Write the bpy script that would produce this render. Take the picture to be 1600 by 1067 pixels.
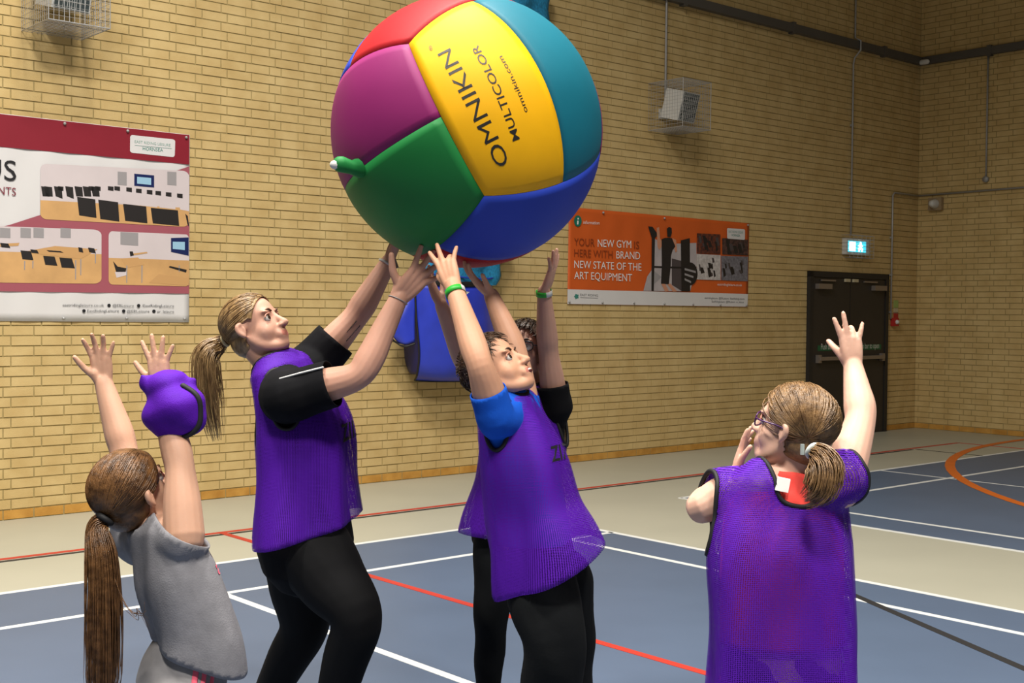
import bpy, bmesh, math, random
import numpy as np
from mathutils import Vector, Matrix
random.seed(7); RNG = np.random.default_rng(7)
for o in list(bpy.data.objects): bpy.data.objects.remove(o, do_unlink=True)
SC = bpy.context.scene; COL = SC.collection

# ------------------------------------------------------------------ camera, light, exposure
F_PX, PITCH, ROLL, AZ, CAM_H = 1942.7, 0.024419, -0.0091042, 0.851543, 1.566
_f = np.array([0, math.cos(PITCH), -math.sin(PITCH)]); _u = np.array([0, math.sin(PITCH), math.cos(PITCH)]); _r = np.array([1., 0, 0])
CR = math.cos(ROLL)*_r - math.sin(ROLL)*_u; CU = math.cos(ROLL)*_u + math.sin(ROLL)*_r; CF = _f
CAM = np.array([0, 0, CAM_H])
cd = bpy.data.cameras.new('camera'); cam = bpy.data.objects.new('camera', cd); COL.objects.link(cam)
cd.sensor_width = 36; cd.sensor_fit = 'HORIZONTAL'; cd.lens = 36*F_PX/1600; cd.clip_end = 100
cam.matrix_world = Matrix(((CR[0], CU[0], -CF[0], 0), (CR[1], CU[1], -CF[1], 0), (CR[2], CU[2], -CF[2], CAM_H), (0, 0, 0, 1)))
SC.camera = cam
SC.view_settings.view_transform = 'Standard'; SC.view_settings.look = 'None'; SC.view_settings.gamma = 1
SC.view_settings.use_curve_mapping = False; SC.view_settings.exposure = -0.08
w = bpy.data.worlds.new('hall_world'); SC.world = w; w.use_nodes = True
bg = w.node_tree.nodes['Background']; bg.inputs[0].default_value = (1.0, 0.84, 0.60, 1); bg.inputs[1].default_value = 0.11
def ceiling_lamp(loc, size, watts, colour, aim):
    l = bpy.data.lights.new('ceiling_light', 'AREA'); l.shape = 'DISK'; l.size = size; l.energy = watts; l.color = colour; l.spread = math.radians(146)
    o = bpy.data.objects.new('ceiling_light', l); COL.objects.link(o); o.location = loc
    o.rotation_euler = (Vector(aim)-Vector(loc)).to_track_quat('-Z', 'Y').to_euler(); return o
LAMPS = [(-16.0, 5.0, 520), (-12.2, 5.0, 520), (-16.5, 10.5, 640), (-12.8, 10.5, 430)]       # rows of ceiling lamps, the far end unlit

# ------------------------------------------------------------------ pixel geometry (photo is 1600 x 1067)
def ray(u, v):
    d = CF*F_PX + CR*(u-800) - CU*(v-533.5); return d/d[1]
def P(u, v, z): return CAM + ray(u, v)*z                       # point at forward distance z
def G(u, v): d = ray(u, v); return CAM + d*(-CAM_H/d[2])       # on the floor
AL = np.array([math.sin(AZ), math.cos(AZ), 0]); NL = np.array([math.cos(AZ), -math.sin(AZ), 0]); UP = np.array([0, 0, 1.])
W0 = G(0, 814); CORNER = G(1428.5, 668.4)
def W(u, v, off=0.0):                                          # on the left wall, off = distance out into the hall
    d = ray(u, v); return CAM + d*(((W0+NL*off-CAM)@NL)/(d@NL))
def WR(u, v, off=0.0):
    d = ray(u, v); return CAM + d*(((CORNER-AL*off-CAM)@AL)/(d@AL))
def px(p):
    d = np.asarray(p)-CAM; k = d@CF; return 800+F_PX*(d@CR)/k, 533.5-F_PX*(d@CU)/k

for _s, _t, _w in LAMPS:
    _p = CORNER+AL*_s+NL*_t+UP*9.2; ceiling_lamp(tuple(_p), 1.3, _w*1.12, (1.0, 0.95, 0.87), tuple(_p-UP*5))

# ------------------------------------------------------------------ materials
def lin(c): return tuple(((x/255/12.92) if x/255 <= .04045 else ((x/255+.055)/1.055)**2.4) for x in c)
MATS = {}
def mat(name, rgb, rough=.6, var=0.0, scale=8.0, bump=0.0, bscale=200.0, metal=0.0, emit=0.0, sss=0.0, spec=.5, stretch=None, alpha=1.0, rgb2=None, holes=None, world=False):
    if name in MATS: return MATS[name]
    m = bpy.data.materials.new(name); m.use_nodes = True; nt = m.node_tree; b = nt.nodes['Principled BSDF']
    c = lin(rgb)+(1,); b.inputs['Base Color'].default_value = c; b.inputs['Roughness'].default_value = rough
    b.inputs['Metallic'].default_value = metal; b.inputs['Specular IOR Level'].default_value = spec
    tc = nt.nodes.new('ShaderNodeTexCoord'); mp = nt.nodes.new('ShaderNodeMapping'); ge = nt.nodes.new('ShaderNodeNewGeometry'); nt.links.new(ge.outputs['Position'] if world else tc.outputs['Object'], mp.inputs[0])
    if stretch: mp.inputs['Scale'].default_value = stretch
    if var > 0 or rgb2:
        n = nt.nodes.new('ShaderNodeTexNoise'); n.inputs['Scale'].default_value = scale; n.inputs['Detail'].default_value = 5
        nt.links.new(mp.outputs[0], n.inputs['Vector'])
        r = nt.nodes.new('ShaderNodeValToRGB'); r.color_ramp.elements[0].position = .32; r.color_ramp.elements[1].position = .68
        r.color_ramp.elements[0].color = tuple(x*(1-var) for x in c[:3])+(1,)
        r.color_ramp.elements[1].color = (lin(rgb2)+(1,)) if rgb2 else tuple(min(1, x*(1+var)) for x in c[:3])+(1,)
        nt.links.new(n.outputs['Fac'], r.inputs[0]); nt.links.new(r.outputs[0], b.inputs['Base Color'])
    if bump > 0:
        n2 = nt.nodes.new('ShaderNodeTexNoise'); n2.inputs['Scale'].default_value = bscale; n2.inputs['Detail'].default_value = 3
        nt.links.new(mp.outputs[0], n2.inputs['Vector'])
        bp = nt.nodes.new('ShaderNodeBump'); bp.inputs['Strength'].default_value = bump; bp.inputs['Distance'].default_value = .004
        nt.links.new(n2.outputs['Fac'], bp.inputs['Height']); nt.links.new(bp.outputs[0], b.inputs['Normal'])
    if emit > 0:
        b.inputs['Emission Color'].default_value = c; b.inputs['Emission Strength'].default_value = emit
    if sss > 0:
        b.inputs['Subsurface Weight'].default_value = sss; b.inputs['Subsurface Radius'].default_value = (.012, .005, .003); b.inputs['Subsurface Scale'].default_value = 1.0
    if alpha < 1: b.inputs['Alpha'].default_value = alpha
    if holes:                                                  # knitted mesh: rows of tiny open holes
        sc, thr = holes
        v = nt.nodes.new('ShaderNodeTexVoronoi'); v.inputs['Scale'].default_value = sc; v.inputs['Randomness'].default_value = .15
        v.voronoi_dimensions = '2D'; nt.links.new(tc.outputs['UV'], v.inputs['Vector'])
        mt = nt.nodes.new('ShaderNodeMath'); mt.operation = 'GREATER_THAN'; mt.inputs[1].default_value = thr
        nt.links.new(v.outputs['Distance'], mt.inputs[0]); nt.links.new(mt.outputs[0], b.inputs['Alpha'])
    MATS[name] = m; return m

# ------------------------------------------------------------------ object helpers
def obj(name, V, F, m, parent=None, smooth=False):
    me = bpy.data.meshes.new(name); me.from_pydata([tuple(map(float, v)) for v in V], [], [tuple(map(int, f)) for f in F])
    for x in (m if isinstance(m, (list, tuple)) else [m]): me.materials.append(x)
    if smooth: me.polygons.foreach_set('use_smooth', np.ones(len(me.polygons), bool))
    me.update(); o = bpy.data.objects.new(name, me); COL.objects.link(o)
    if parent is not None: o.parent = parent; o.matrix_parent_inverse = parent.matrix_world.inverted()
    return o
def tag(o, label, cat=None, group=None, kind=None):
    o['label'] = label
    if cat: o['category'] = cat
    if group: o['group'] = group
    if kind: o['kind'] = kind
    return o
def struct(o, label=None):
    o['kind'] = 'structure'
    if label: o['label'] = label
    return o
def thing(name, loc, label, cat, group=None):
    o = bpy.data.objects.new(name, None); COL.objects.link(o); o.location = tuple(map(float, loc)); o.empty_display_size = .1
    bpy.context.view_layer.update(); return tag(o, label, cat, group)
class MB:
    def __init__(s): s.V = []; s.F = []
    def add(s, V, F):
        k = len(s.V); s.V += [tuple(map(float, v)) for v in V]; s.F += [tuple(int(i)+k for i in f) for f in F]; return s
    def box(s, o, a, b, c):                                    # corner + three edge vectors
        o, a, b, c = map(np.asarray, (o, a, b, c))
        V = [o, o+a, o+a+b, o+b, o+c, o+a+c, o+a+b+c, o+b+c]
        F = [(3, 2, 1, 0), (4, 5, 6, 7), (0, 1, 5, 4), (1, 2, 6, 5), (2, 3, 7, 6), (3, 0, 4, 7)]
        if np.cross(a, b)@c < 0: F = [f[::-1] for f in F]
        return s.add(V, F)
    def cbox(s, c, x, y, z):                                   # centre + half-edge vectors
        c, x, y, z = map(np.asarray, (c, x, y, z)); return s.box(c-x-y-z, 2*x, 2*y, 2*z)
    def tube(s, pts, rad, n=10, **k): return s.add(*tube_geo(pts, rad, n=n, **k))
    def build(s, name, m, parent=None, smooth=False): return obj(name, s.V, s.F, m, parent, smooth)
def norm(v): v = np.asarray(v, float); return v/max(1e-9, np.linalg.norm(v))
def catmull(A, sub):
    A = np.asarray(A, float)
    if len(A) < 3 or sub <= 1: return A
    B = np.vstack([2*A[0]-A[1], A, 2*A[-1]-A[-2]]); out = []
    for i in range(1, len(B)-2):
        p0, p1, p2, p3 = B[i-1:i+3]
        for k in range(sub):
            t = k/sub
            out.append(.5*((2*p1)+(-p0+p2)*t+(2*p0-5*p1+4*p2-p3)*t*t+(-p0+3*p1-3*p2+p3)*t**3))
    out.append(A[-1]); return np.array(out)
def tube_geo(pts, rad, n=12, side=None, sub=1, cap='round', closed=False):
    pts = np.asarray(pts, float); N = len(pts)
    rad = np.asarray(rad, float) if not np.isscalar(rad) else np.full(N, float(rad))
    if rad.ndim == 1: rad = np.stack([rad, rad], 1)
    if not closed and sub > 1 and N > 2:
        C = catmull(np.hstack([pts, rad]), sub); pts, rad = C[:, :3], np.maximum(C[:, 3:], 1e-4); N = len(pts)
    T = (np.roll(pts, -1, 0)-np.roll(pts, 1, 0)) if closed else np.gradient(pts, axis=0)
    T /= np.maximum(1e-9, np.linalg.norm(T, axis=1))[:, None]
    X = np.zeros_like(T); x = np.asarray(side, float) if side is not None else (np.array([1., 0, 0]) if abs(T[0][0]) < .9 else np.array([0, 1., 0]))
    for i in range(N):
        b = np.asarray(side, float) if side is not None else x
        x = b-T[i]*(b@T[i]); x /= max(1e-9, np.linalg.norm(x)); X[i] = x
    Y = np.cross(T, X); th = np.arange(n)*2*math.pi/n; c, s_ = np.cos(th), np.sin(th)
    rings = []
    def ring(p, i, k): return p+X[i]*(c*rad[i, 0]*k)[:, None]+Y[i]*(s_*rad[i, 1]*k)[:, None]
    if cap == 'round' and not closed:
        for a in (80, 55, 28): a = math.radians(a); rings.append(ring(pts[0]-T[0]*rad[0].mean()*math.sin(a), 0, math.cos(a)))
    for i in range(N): rings.append(ring(pts[i], i, 1))
    if cap == 'round' and not closed:
        for a in (28, 55, 80): a = math.radians(a); rings.append(ring(pts[-1]+T[-1]*rad[-1].mean()*math.sin(a), N-1, math.cos(a)))
    V = np.vstack(rings); R = len(rings); F = []
    for i in range(R if closed else R-1):
        a, b = i*n, ((i+1) % R)*n
        for j in range(n): k = (j+1) % n; F.append((a+j, a+k, b+k, b+j))
    if not closed: F.append(tuple(range(n))[::-1]); F.append(tuple((R-1)*n+j for j in range(n)))
    return V, F
def text_geo(s, spacing=1.0, bold=0.0):
    c = bpy.data.curves.new('t', 'FONT'); c.body = s; c.space_character = spacing; c.resolution_u = 3; c.offset = bold
    o = bpy.data.objects.new('t', c); COL.objects.link(o); dg = bpy.context.evaluated_depsgraph_get()
    me = bpy.data.meshes.new_from_object(o.evaluated_get(dg)); V = np.array([v.co[:] for v in me.vertices]).reshape(-1, 3); F = [tuple(p.vertices) for p in me.polygons]
    bpy.data.objects.remove(o); bpy.data.curves.remove(c); bpy.data.meshes.remove(me)
    return V, F

# ------------------------------------------------------------------ floor
M_BEIGE = mat('beige_floor', (168, 166, 150), .45, .035, 1.2, .04, 60)
M_BLUE = mat('blue_floor', (80, 95, 118), .45, .05, 1.5, .05, 90)
M_WHITE = mat('white_line_paint', (214, 216, 214), .5, .03, 6)
M_RED = mat('red_line_paint', (176, 52, 40), .5, .05, 6); M_DARK = mat('black_line_paint', (38, 38, 40), .55)
M_ORANGE = mat('orange_line_paint', (208, 104, 30), .5, .05, 6)
def st(p): p = np.asarray(p)-CORNER; return np.array([p@AL, p@NL])      # floor coords: s along wall from the corner, t out from wall
def fl(s, t, z): return CORNER+AL*s+NL*t+UP*z
floor = struct(MB().box(fl(-19, -.3, -.2), AL*19.3, NL*22, UP*.2).build('floor', M_BEIGE), 'beige sports hall floor with blue courts and painted lines')
def slab(name, poly, z, m, label=None):
    n = len(poly); V = [fl(s, t, 0.0) for s, t in poly]+[fl(s, t, z) for s, t in poly]
    F = [tuple(range(n, 2*n))]+[(i, (i+1) % n, n+(i+1) % n, n+i) for i in range(n)]
    o = obj(name, V, F, m, floor)
    if label: o['label'] = label
    return o
def rect(s0, s1, t0, t1): return [(s0, t0), (s0, t1), (s1, t1), (s1, t0)]
def T(u, v): return st(G(u, v))[1]
def S(u, v): return st(G(u, v))[0]
tw1 = np.mean([T(0, 927.3), T(345, 880.3), T(727, 826.3)]); tw2 = np.mean([T(0, 983.7), T(361, 926), T(746, 864.7), T(946, 832.5)])
sP1 = np.mean([S(1103.8, 861), S(1330.8, 903.7), S(1600, 954.8), S(935, 829.8)]); sP2 = np.mean([S(1102, 889), S(1333, 935.5), S(1600, 989.8)])
sQ1 = np.mean([S(1345.6, 822.2), S(1600, 860.7), S(1057, 779)]); sQ2 = np.mean([S(1345.6, 804.7), S(1600, 841)])
tr = np.mean([T(0, 874), T(135, 857.6), T(920, 762.2), T(1089, 741.9), T(1351, 709.9)]); tk = np.mean([T(0, 878.2), T(920, 764.7)])
tX1 = np.mean([T(1343, 739.6), T(1479.7, 719.1), T(1600, 704.2)]); tX2 = np.mean([T(1344.9, 769.5), T(1474.9, 747.6), T(1600, 729)])
sRed = np.mean([S(412, 854), S(571, 898.4), S(741, 947.3), S(909, 994.4), S(1094, 1047.4)]); sW3 = np.mean([S(363, 933.9), S(459.7, 970.5), S(587, 1015.4), S(738, 1066.5)])
slab('blue_court', rect(-18.5, sP1, tw1, 14), .0010, M_BLUE, 'blue court surface'); slab('blue_court', rect(sQ1, 0.6, tX1, 20), .0010, M_BLUE, 'blue court surface')
LW = .024
def line(s0, s1, t0, t1, m, z=.0022, name='court_line'): return slab(name, rect(min(s0, s1), max(s0, s1), min(t0, t1), max(t0, t1)), z, m)
def lpar(t, s0, s1, m, wd=LW*2, z=.0022): return line(s0, s1, t-wd/2, t+wd/2, m, z)
def lperp(s, t0, t1, m, wd=LW*2, z=.0022): return line(s-wd/2, s+wd/2, t0, t1, m, z)
lpar(tw1, -18.5, sP1, M_WHITE); lpar(tw2, -18.5, sP1, M_WHITE)
lperp(sP1, tw1, 14, M_WHITE); lperp(sP2, tw1, 14, M_WHITE); lperp(sQ1, tX1, 20, M_WHITE); lperp(sQ2, tX1, 20, M_WHITE)
lpar(tX1, sQ1, .6, M_WHITE); lpar(tX2, sQ1, .6, M_WHITE); lperp(sW3, tw2, 14, M_WHITE, z=.0024)
sRedTurn = S(1502, 692.3)
lpar(tr, -18.5, sRedTurn, M_RED, .05, .0026); lpar(tk, -18.5, S(1420, 702), M_DARK, .04, .0024); lperp(sRed, tr, 14, M_RED, .05, .0028)
lperp(sRedTurn, tr, 12, M_RED, .04, .0026)
q0, q1 = st(G(1372.5, 735.1)), st(G(1476.5, 746.4)); lperp((q0+q1)[0]/2, tX1, 14, M_WHITE, .03, .0023)
q0, q1 = st(G(1431, 702.6)), st(G(1533.4, 711.5)); lperp((q0+q1)[0]/2, tk, tX1, M_DARK, .03, .0023)
a0, a1 = G(1332, 929), G(1600, 1045)
dd = norm(a1-a0); a0 = a0-dd*.25; a1 = a1+dd*2; nn = np.array([-dd[1], dd[0], 0])*.025
slab('court_line', [st(a0-nn), st(a0+nn), st(a1+nn), st(a1-nn)], .0026, M_DARK)
# orange three-point arc: circle through three floor points
cp = [st(G(*p)) for p in ((1600, 687), (1484, 728), (1600, 789))]
A_ = 2*np.array([cp[1]-cp[0], cp[2]-cp[0]]); b_ = np.array([cp[1]@cp[1]-cp[0]@cp[0], cp[2]@cp[2]-cp[0]@cp[0]]); cc = np.linalg.solve(A_, b_); cr_ = np.linalg.norm(cp[0]-cc)
V = []; F = []
for i in range(97):
    a = i*2*math.pi/96
    for r in (cr_-.05, cr_+.05):
        q = cc+r*np.array([math.cos(a), math.sin(a)]); V.append(fl(min(q[0], .3), q[1], .003))
F = [(2*i, 2*i+1, 2*i+3, 2*i+2) for i in range(96)]
obj('court_arc', V, F, M_ORANGE, floor)['label'] = 'orange painted arc'

# ------------------------------------------------------------------ brick walls
M_BRICK = mat('buff_brick', (194, 165, 108), .85, .05, 5.0, .35, 120, rgb2=(205, 179, 124), world=True)
M_PLINTH = mat('stained_brick', (186, 132, 52), .8, .14, 7.0, .35, 90, rgb2=(200, 150, 70), world=True)
M_MORTAR = mat('mortar', (158, 140, 92), .95, .10, 14.0, .3, 150)
def brick_wall(name, O, a, n, s0, s1, ztop, label, hide):
    wall = struct(MB().box(O+a*(s0-.28)-n*.30-UP*.2, a*(s1-s0+.56), n*.2955, UP*8.0).build(name, M_MORTAR), label)
    L, Hh, Hd = .215, .065, .1025; items = []
    for r in range(int(ztop/.075)):
        z = r*.075+.0375+.002; s = s0+(.0565 if r % 2 else 0); k = 0
        if r % 2: items.append((s0+.02325, z, .0465, r))
        while s < s1-.02:
            ln = L
            if r % 2:
                if k % 6 == 3: ln = Hd
            if s+ln > s1-.005: ln = s1-.005-s
            if ln < .012: break
            items.append((s+ln/2, z, ln, r)); s += ln+.010; k += 1
    def geo(ln):
        h = np.array([ln/2, .0325]); V = [a*x*h[0]+UP*y*h[1]+n*d for d in (-.03, 0) for x, y in ((-1, -1), (1, -1), (1, 1), (-1, 1))]
        F = [(4, 5, 6, 7), (0, 1, 5, 4), (1, 2, 6, 5), (2, 3, 7, 6), (3, 0, 4, 7)]
        if np.cross(V[5]-V[4], V[6]-V[5])@n < 0: F = [f[::-1] for f in F]
        return V, F
    sc = []
    for i, (s, z, ln, r) in enumerate(items):
        p = O+a*s+UP*z
        if (p-CAM)@CF < .5: continue
        e = [px(O+a*(s+dx)+UP*(z+dz)) for dx, dz in ((-ln/2, -.03), (ln/2, -.03), (ln/2, .03))]
        u, v = px(p)
        if not (0 < u < 1600 and 0 < v < 1067) or hide(u, v): continue
        sc.append((abs((e[1][0]-e[0][0])*(e[2][1]-e[1][1])), i))
    sc.sort(reverse=True); single = set(i for _, i in sc[:296]); meshes = {}; mb = MB(); pl = MB()
    for i, (s, z, ln, r) in enumerate(items):
        c = O+a*s+UP*z+n*float(RNG.uniform(-.0012, .0012))
        if i in single:
            key = (round(ln, 4), r == 0)
            if key not in meshes:
                V, F = geo(ln); me = bpy.data.meshes.new('brick'); me.from_pydata([tuple(v) for v in V], [], F); me.materials.append(M_PLINTH if r == 0 else M_BRICK); meshes[key] = me
            o = bpy.data.objects.new('brick', meshes[key]); COL.objects.link(o); o.location = tuple(c); o.parent = wall
        else:
            V, F = geo(ln); (pl if r == 0 else mb).add([c+v for v in V], F)
    o = mb.build('brickwork', M_BRICK, wall); o['kind'] = 'stuff'
    if pl.F: o = pl.build('bottom_course', M_PLINTH, wall); o['kind'] = 'stuff'
    return wall
LB = -14.6
wall_left = brick_wall('wall_left', CORNER, AL, NL, LB, 0.0, 6.6, 'long yellow brick wall hung with banners',
    lambda u, v: (u < 297 and 177+.11*u < v < 504) or math.hypot(u-730, v-207) < 215 or (887 < u < 1170 and 325 < v < 480) or (1258 < u < 1386 and 425 < v < 675) or (610 < u < 800 and 400 < v < 595) or (400 < u < 560 and 470 < v) or (740 < u < 890 and v > 560) or (220 < u < 330 and 585 < v))
wall_right = brick_wall('wall_right', CORNER, NL, -AL, 0.0, 6.0, 6.6, 'dim yellow brick end wall beyond the corner', lambda u, v: False)

# ------------------------------------------------------------------ wall fixtures
M_STEEL = mat('galvanised_steel', (165, 165, 165), .45, .08, 30, metal=.3); M_RAIL = mat('grey_painted_rail', (84, 80, 74), .6, .06, 5)
M_BLACK = mat('black_plastic', (22, 22, 24), .5); M_WPLAST = mat('white_plastic', (205, 205, 202), .45, .03, 10)
M_DOOR = mat('dark_door_paint', (44, 40, 38), .5, .08, 4); M_FRAME = mat('dark_door_frame', (34, 32, 32), .55)
def ws(u, v): p = W(u, v)-CORNER; return p@AL, p[2]
def wr(u, v): p = WR(u, v)-CORNER; return p@NL, p[2]
def wl(s, z, off=0.0): return CORNER+AL*s+UP*z+NL*off
def wrp(s, z, off=0.0): return CORNER+NL*s+UP*z-AL*off
# rail running round both walls
zb = np.mean([ws(1335, 76)[1], ws(1430, 101)[1], wr(1598, 79.4)[1]])
rl = thing('wall_rail', wl(-7, zb), 'dark grey rail running high along the long brick wall', 'rail')
MB().box(wl(-9.5, zb, .001), AL*9.5, NL*.07, UP*.10).build('channel', M_RAIL, rl)
for k in range(5): MB().box(wl(-1.0-k*2, zb-.02, .001), AL*.06, NL*.075, UP*.14).build('bracket', M_RAIL, rl)
rr = thing('wall_rail', wrp(3, zb), 'dark grey rail running high along the end wall', 'rail')
MB().box(wrp(.072, zb, .001), NL*5.9, -AL*.07, UP*.10).build('channel', M_RAIL, rr)
for k in range(3): MB().box(wrp(1+k*2, zb-.02, .001), NL*.06, -AL*.075, UP*.14).build('bracket', M_RAIL, rr)
sp = thing('corner_spotlight', wl(-.08, zb-.02, .1), 'small pale light fitting on the rail at the corner', 'light')
MB().tube([wl(-.12, zb+.02, .09), wl(-.12, zb+.02, .17)], .035).build('lamp_body', M_WPLAST, sp, True); MB().tube([wl(-.12, zb+.02, .172), wl(-.12, zb+.02, .176)], .03).build('lens', mat('lamp_lens', (220, 220, 215), .2), sp, True)
def conduit(name, label, paths, r=.012, m=M_STEEL, clips=()):
    t = thing(name, paths[0][0], label, 'conduit')
    for p in paths: MB().tube(p, r, n=8, cap='flat').build('pipe', m, t, True)
    for c, x, n in clips: MB().cbox(c, x*.03, n*.010, UP*.012).build('clip', M_STEEL, t)
    return t
sx, z1 = ws(1331, 130); _, z0 = ws(1328, 366)
conduit('conduit', 'thin steel conduit dropping from above the rail to the exit sign', [[wl(sx+.03, 6.5, .02), wl(sx+.03, zb+.14, .02), wl(sx+.06, zb+.1, .085), wl(sx+.06, zb-.02, .085), wl(sx+.01, zb-.12, .03), wl(sx, zb-.2, .02), wl(sx, z0, .02)]], clips=[(wl(sx, z, .012), AL, NL) for z in (3.2, 4.0)])
s3, z3 = ws(1393, 301); _, z4 = ws(1391, 498)
zc = z3
conduit('conduit', 'steel conduit beside the double door turning along to the end wall', [[wl(s3, z4, .02), wl(s3, zc-.04, .02), wl(s3+.04, zc, .02), wl(-.03, zc, .02)], [wrp(.02, zc, .02), wrp(5.8, zc+.05, .02)]], clips=[(wl(s3, z, .012), AL, NL) for z in (1.6, 2.1, 2.6)])
s5, z5 = wr(1545, 95); _, z6 = wr(1542, 278)
cb = conduit('conduit', 'short vertical conduit ending in a round box on the end wall', [[wrp(s5, zb, .02), wrp(s5, z6, .02)]]); MB().tube([wrp(s5, z6-.02, .002), wrp(s5, z6-.02, .045)], .04, n=16, cap='flat').build('junction_box', M_STEEL, cb, True)
# alarm sounder on the end wall
s7, z7 = wr(1464, 319); al = thing('alarm_sounder', wrp(s7, z7), 'small grey alarm box with round face under the conduit on the end wall', 'alarm')
MB().cbox(wrp(s7, z7, .03), NL*.10, -AL*.03, UP*.085).build('back_box', mat('grey_alarm', (150, 130, 100), .6), al); MB().tube([wrp(s7, z7, .06), wrp(s7, z7, .12)], [.065, .05], n=18).build('sounder_dome', M_WPLAST, al, True)

# caged loudspeakers
def speaker(label, Lp, Rp, Op, top, full=True, pole=None):
    sL, z0 = ws(*Lp); sR, _ = ws(*Rp); wd = sR-sL; _, zt = ws(*top); h = zt-z0
    # outward depth from the pixel of the outer corner above the right wall corner
    best = min((abs(px(wl(sR, z0, d))[0]-Op[0]), d) for d in np.linspace(.1, .9, 161)); dep = best[1]
    t = thing('caged_loudspeaker', wl(sL, z0), label, 'loudspeaker', 'caged loudspeakers on the long wall')
    g = .035; r = .0019; mb = MB()
    def bar(p, q, rr=r): mb.add(*tube_geo([p, q], rr, n=3, cap='flat'))
    ns, nz, nd = int(wd/g), int(h/g), int(dep/g)
    for i in range(ns+1):
        s = sL+wd*i/ns; bar(wl(s, z0, dep), wl(s, z0+h, dep))
        for z in (z0, z0+h): bar(wl(s, z, 0), wl(s, z, dep))
    for i in range(nz+1):
        z = z0+h*i/nz; bar(wl(sL, z, dep), wl(sR, z, dep))
        for s in (sL, sR): bar(wl(s, z, 0), wl(s, z, dep))
    for i in range(nd+1):
        d = dep*i/nd
        for s in (sL, sR): bar(wl(s, z0, d), wl(s, z0+h, d))
        for z in (z0, z0+h): bar(wl(sL, z, d), wl(sR, z, d))
    mb.build('wire_cage', M_STEEL, t)['kind'] = 'stuff'
    fr = MB()
    for s in (sL, sR):
        for z in (z0, z0+h): fr.tube([wl(s, z, 0), wl(s, z, dep)], .004, n=6)
        fr.tube([wl(s, z0, dep), wl(s, z0+h, dep)], .004, n=6)
    for z in (z0, z0+h): fr.tube([wl(sL, z, dep), wl(sR, z, dep)], .004, n=6)
    fr.build('cage_frame', M_STEEL, t)
    # speaker turned toward the hall and along the wall
    c = wl(sL+wd*.5, z0+h*.52, dep*.52); fd = norm(NL*.95+AL*.10-UP*.25); sd = norm(np.cross(fd, UP)); ud = np.cross(sd, fd)
    hw, hh, hd = min(wd, dep)*.33, h*.31, dep*.24
    MB().cbox(c, sd*hw, fd*hd, ud*hh).build('speaker_box', M_WPLAST, t); MB().cbox(c+fd*(hd+.004), sd*hw*.92, fd*.004, ud*hh*.94).build('speaker_grille', mat('dark_grille', (62, 72, 74), .6, .2, 200), t)
    gb = MB()
    for i in range(9): gb.cbox(c+fd*(hd+.009)+sd*hw*.92*(i/4-1), sd*.0015, fd*.001, ud*hh*.94)
    for i in range(9): gb.cbox(c+fd*(hd+.009)+ud*hh*.94*(i/4-1), sd*hw*.92, fd*.001, ud*.0015)
    gb.build('grille_bars', M_WPLAST, t)
    MB().box(wl(sL+wd*.35, z0+h*.36, .0), AL*wd*.3, NL*dep*.4, UP*.03).box(wl(sL+wd*.35, z0+h*.3, 0), AL*wd*.3, NL*.02, UP*h*.2).build('bracket', M_WPLAST, t)
    if pole: MB().tube([wl(sL+wd*pole, z0+h*.75, .03), wl(sL+wd*pole, 6.5, .03)], .013, n=8).build('conduit_pipe', M_STEEL, t, True)
    return t
speaker('caged white loudspeaker fed by a pipe, between the ball and the exit sign', (1013, 204), (1056.5, 209), (1110, 201), (1013.8, 130.5), pole=.52)
speaker('caged white loudspeaker cut by the top edge above the red banner', (33.8, 48.3), (127.3, 61.6), (172, 44.6), (36, -105), pole=None)

# exit sign
sa, za = ws(1314, 402); sb_, zt = ws(1352, 370); ex = thing('exit_sign', wl(sa, za), 'lit emergency exit sign in a clear guard above the double door', 'sign')
wx, hx = sb_-sa, zt-za
MB().box(wl(sa+.02, za+.04, .0), AL*(wx-.04), NL*.07, UP*(hx-.08)).build('housing', M_WPLAST, ex)
MB().box(wl(sa+.05, za+.075, .071), AL*(wx-.14), NL*.004, UP*(hx-.15)).build('lit_panel', mat('exit_green_lit', (60, 190, 215), .3, emit=1.6), ex)
MB().box(wl(sa+.07, za+.085, .0755), AL*(wx-.14)*.34, NL*.002, UP*(hx-.17)).build('doorway_symbol', mat('exit_white_lit', (240, 255, 255), .3, emit=5), ex)
mn = MB(); xc = sa+.07+(wx-.14)*.62; zc_ = za+hx/2; hm = (hx-.17)
mn.tube([wl(xc, zc_+hm*.36, .077), wl(xc, zc_+hm*.42, .077)], .014); mn.tube([wl(xc, zc_+hm*.25, .077), wl(xc-.01, zc_-.02, .077)], .018)
for dx in (-.04, .04): mn.tube([wl(xc, zc_-.02, .077), wl(xc+dx, zc_-hm*.22, .077), wl(xc+dx*.8, zc_-hm*.45, .077)], .010); mn.tube([wl(xc, zc_+hm*.2, .077), wl(xc+dx*1.1, zc_+.01, .077)], .007)
mn.build('running_figure_symbol', MATS['exit_white_lit'], ex)
gd = MB()
for i in range(7):
    z = za+hx*i/6; gd.tube([wl(sa, z, 0), wl(sa, z, .13), wl(sb_, z, .13), wl(sb_, z, 0)], .0025, n=4, cap='flat')
for i in range(7): s = sa+wx*i/6; gd.tube([wl(s, za, 0), wl(s, za, .13), wl(s, zt, .13), wl(s, zt, 0)], .0025, n=4, cap='flat')
gd.build('wire_guard', M_STEEL, ex)['kind'] = 'stuff'

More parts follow.
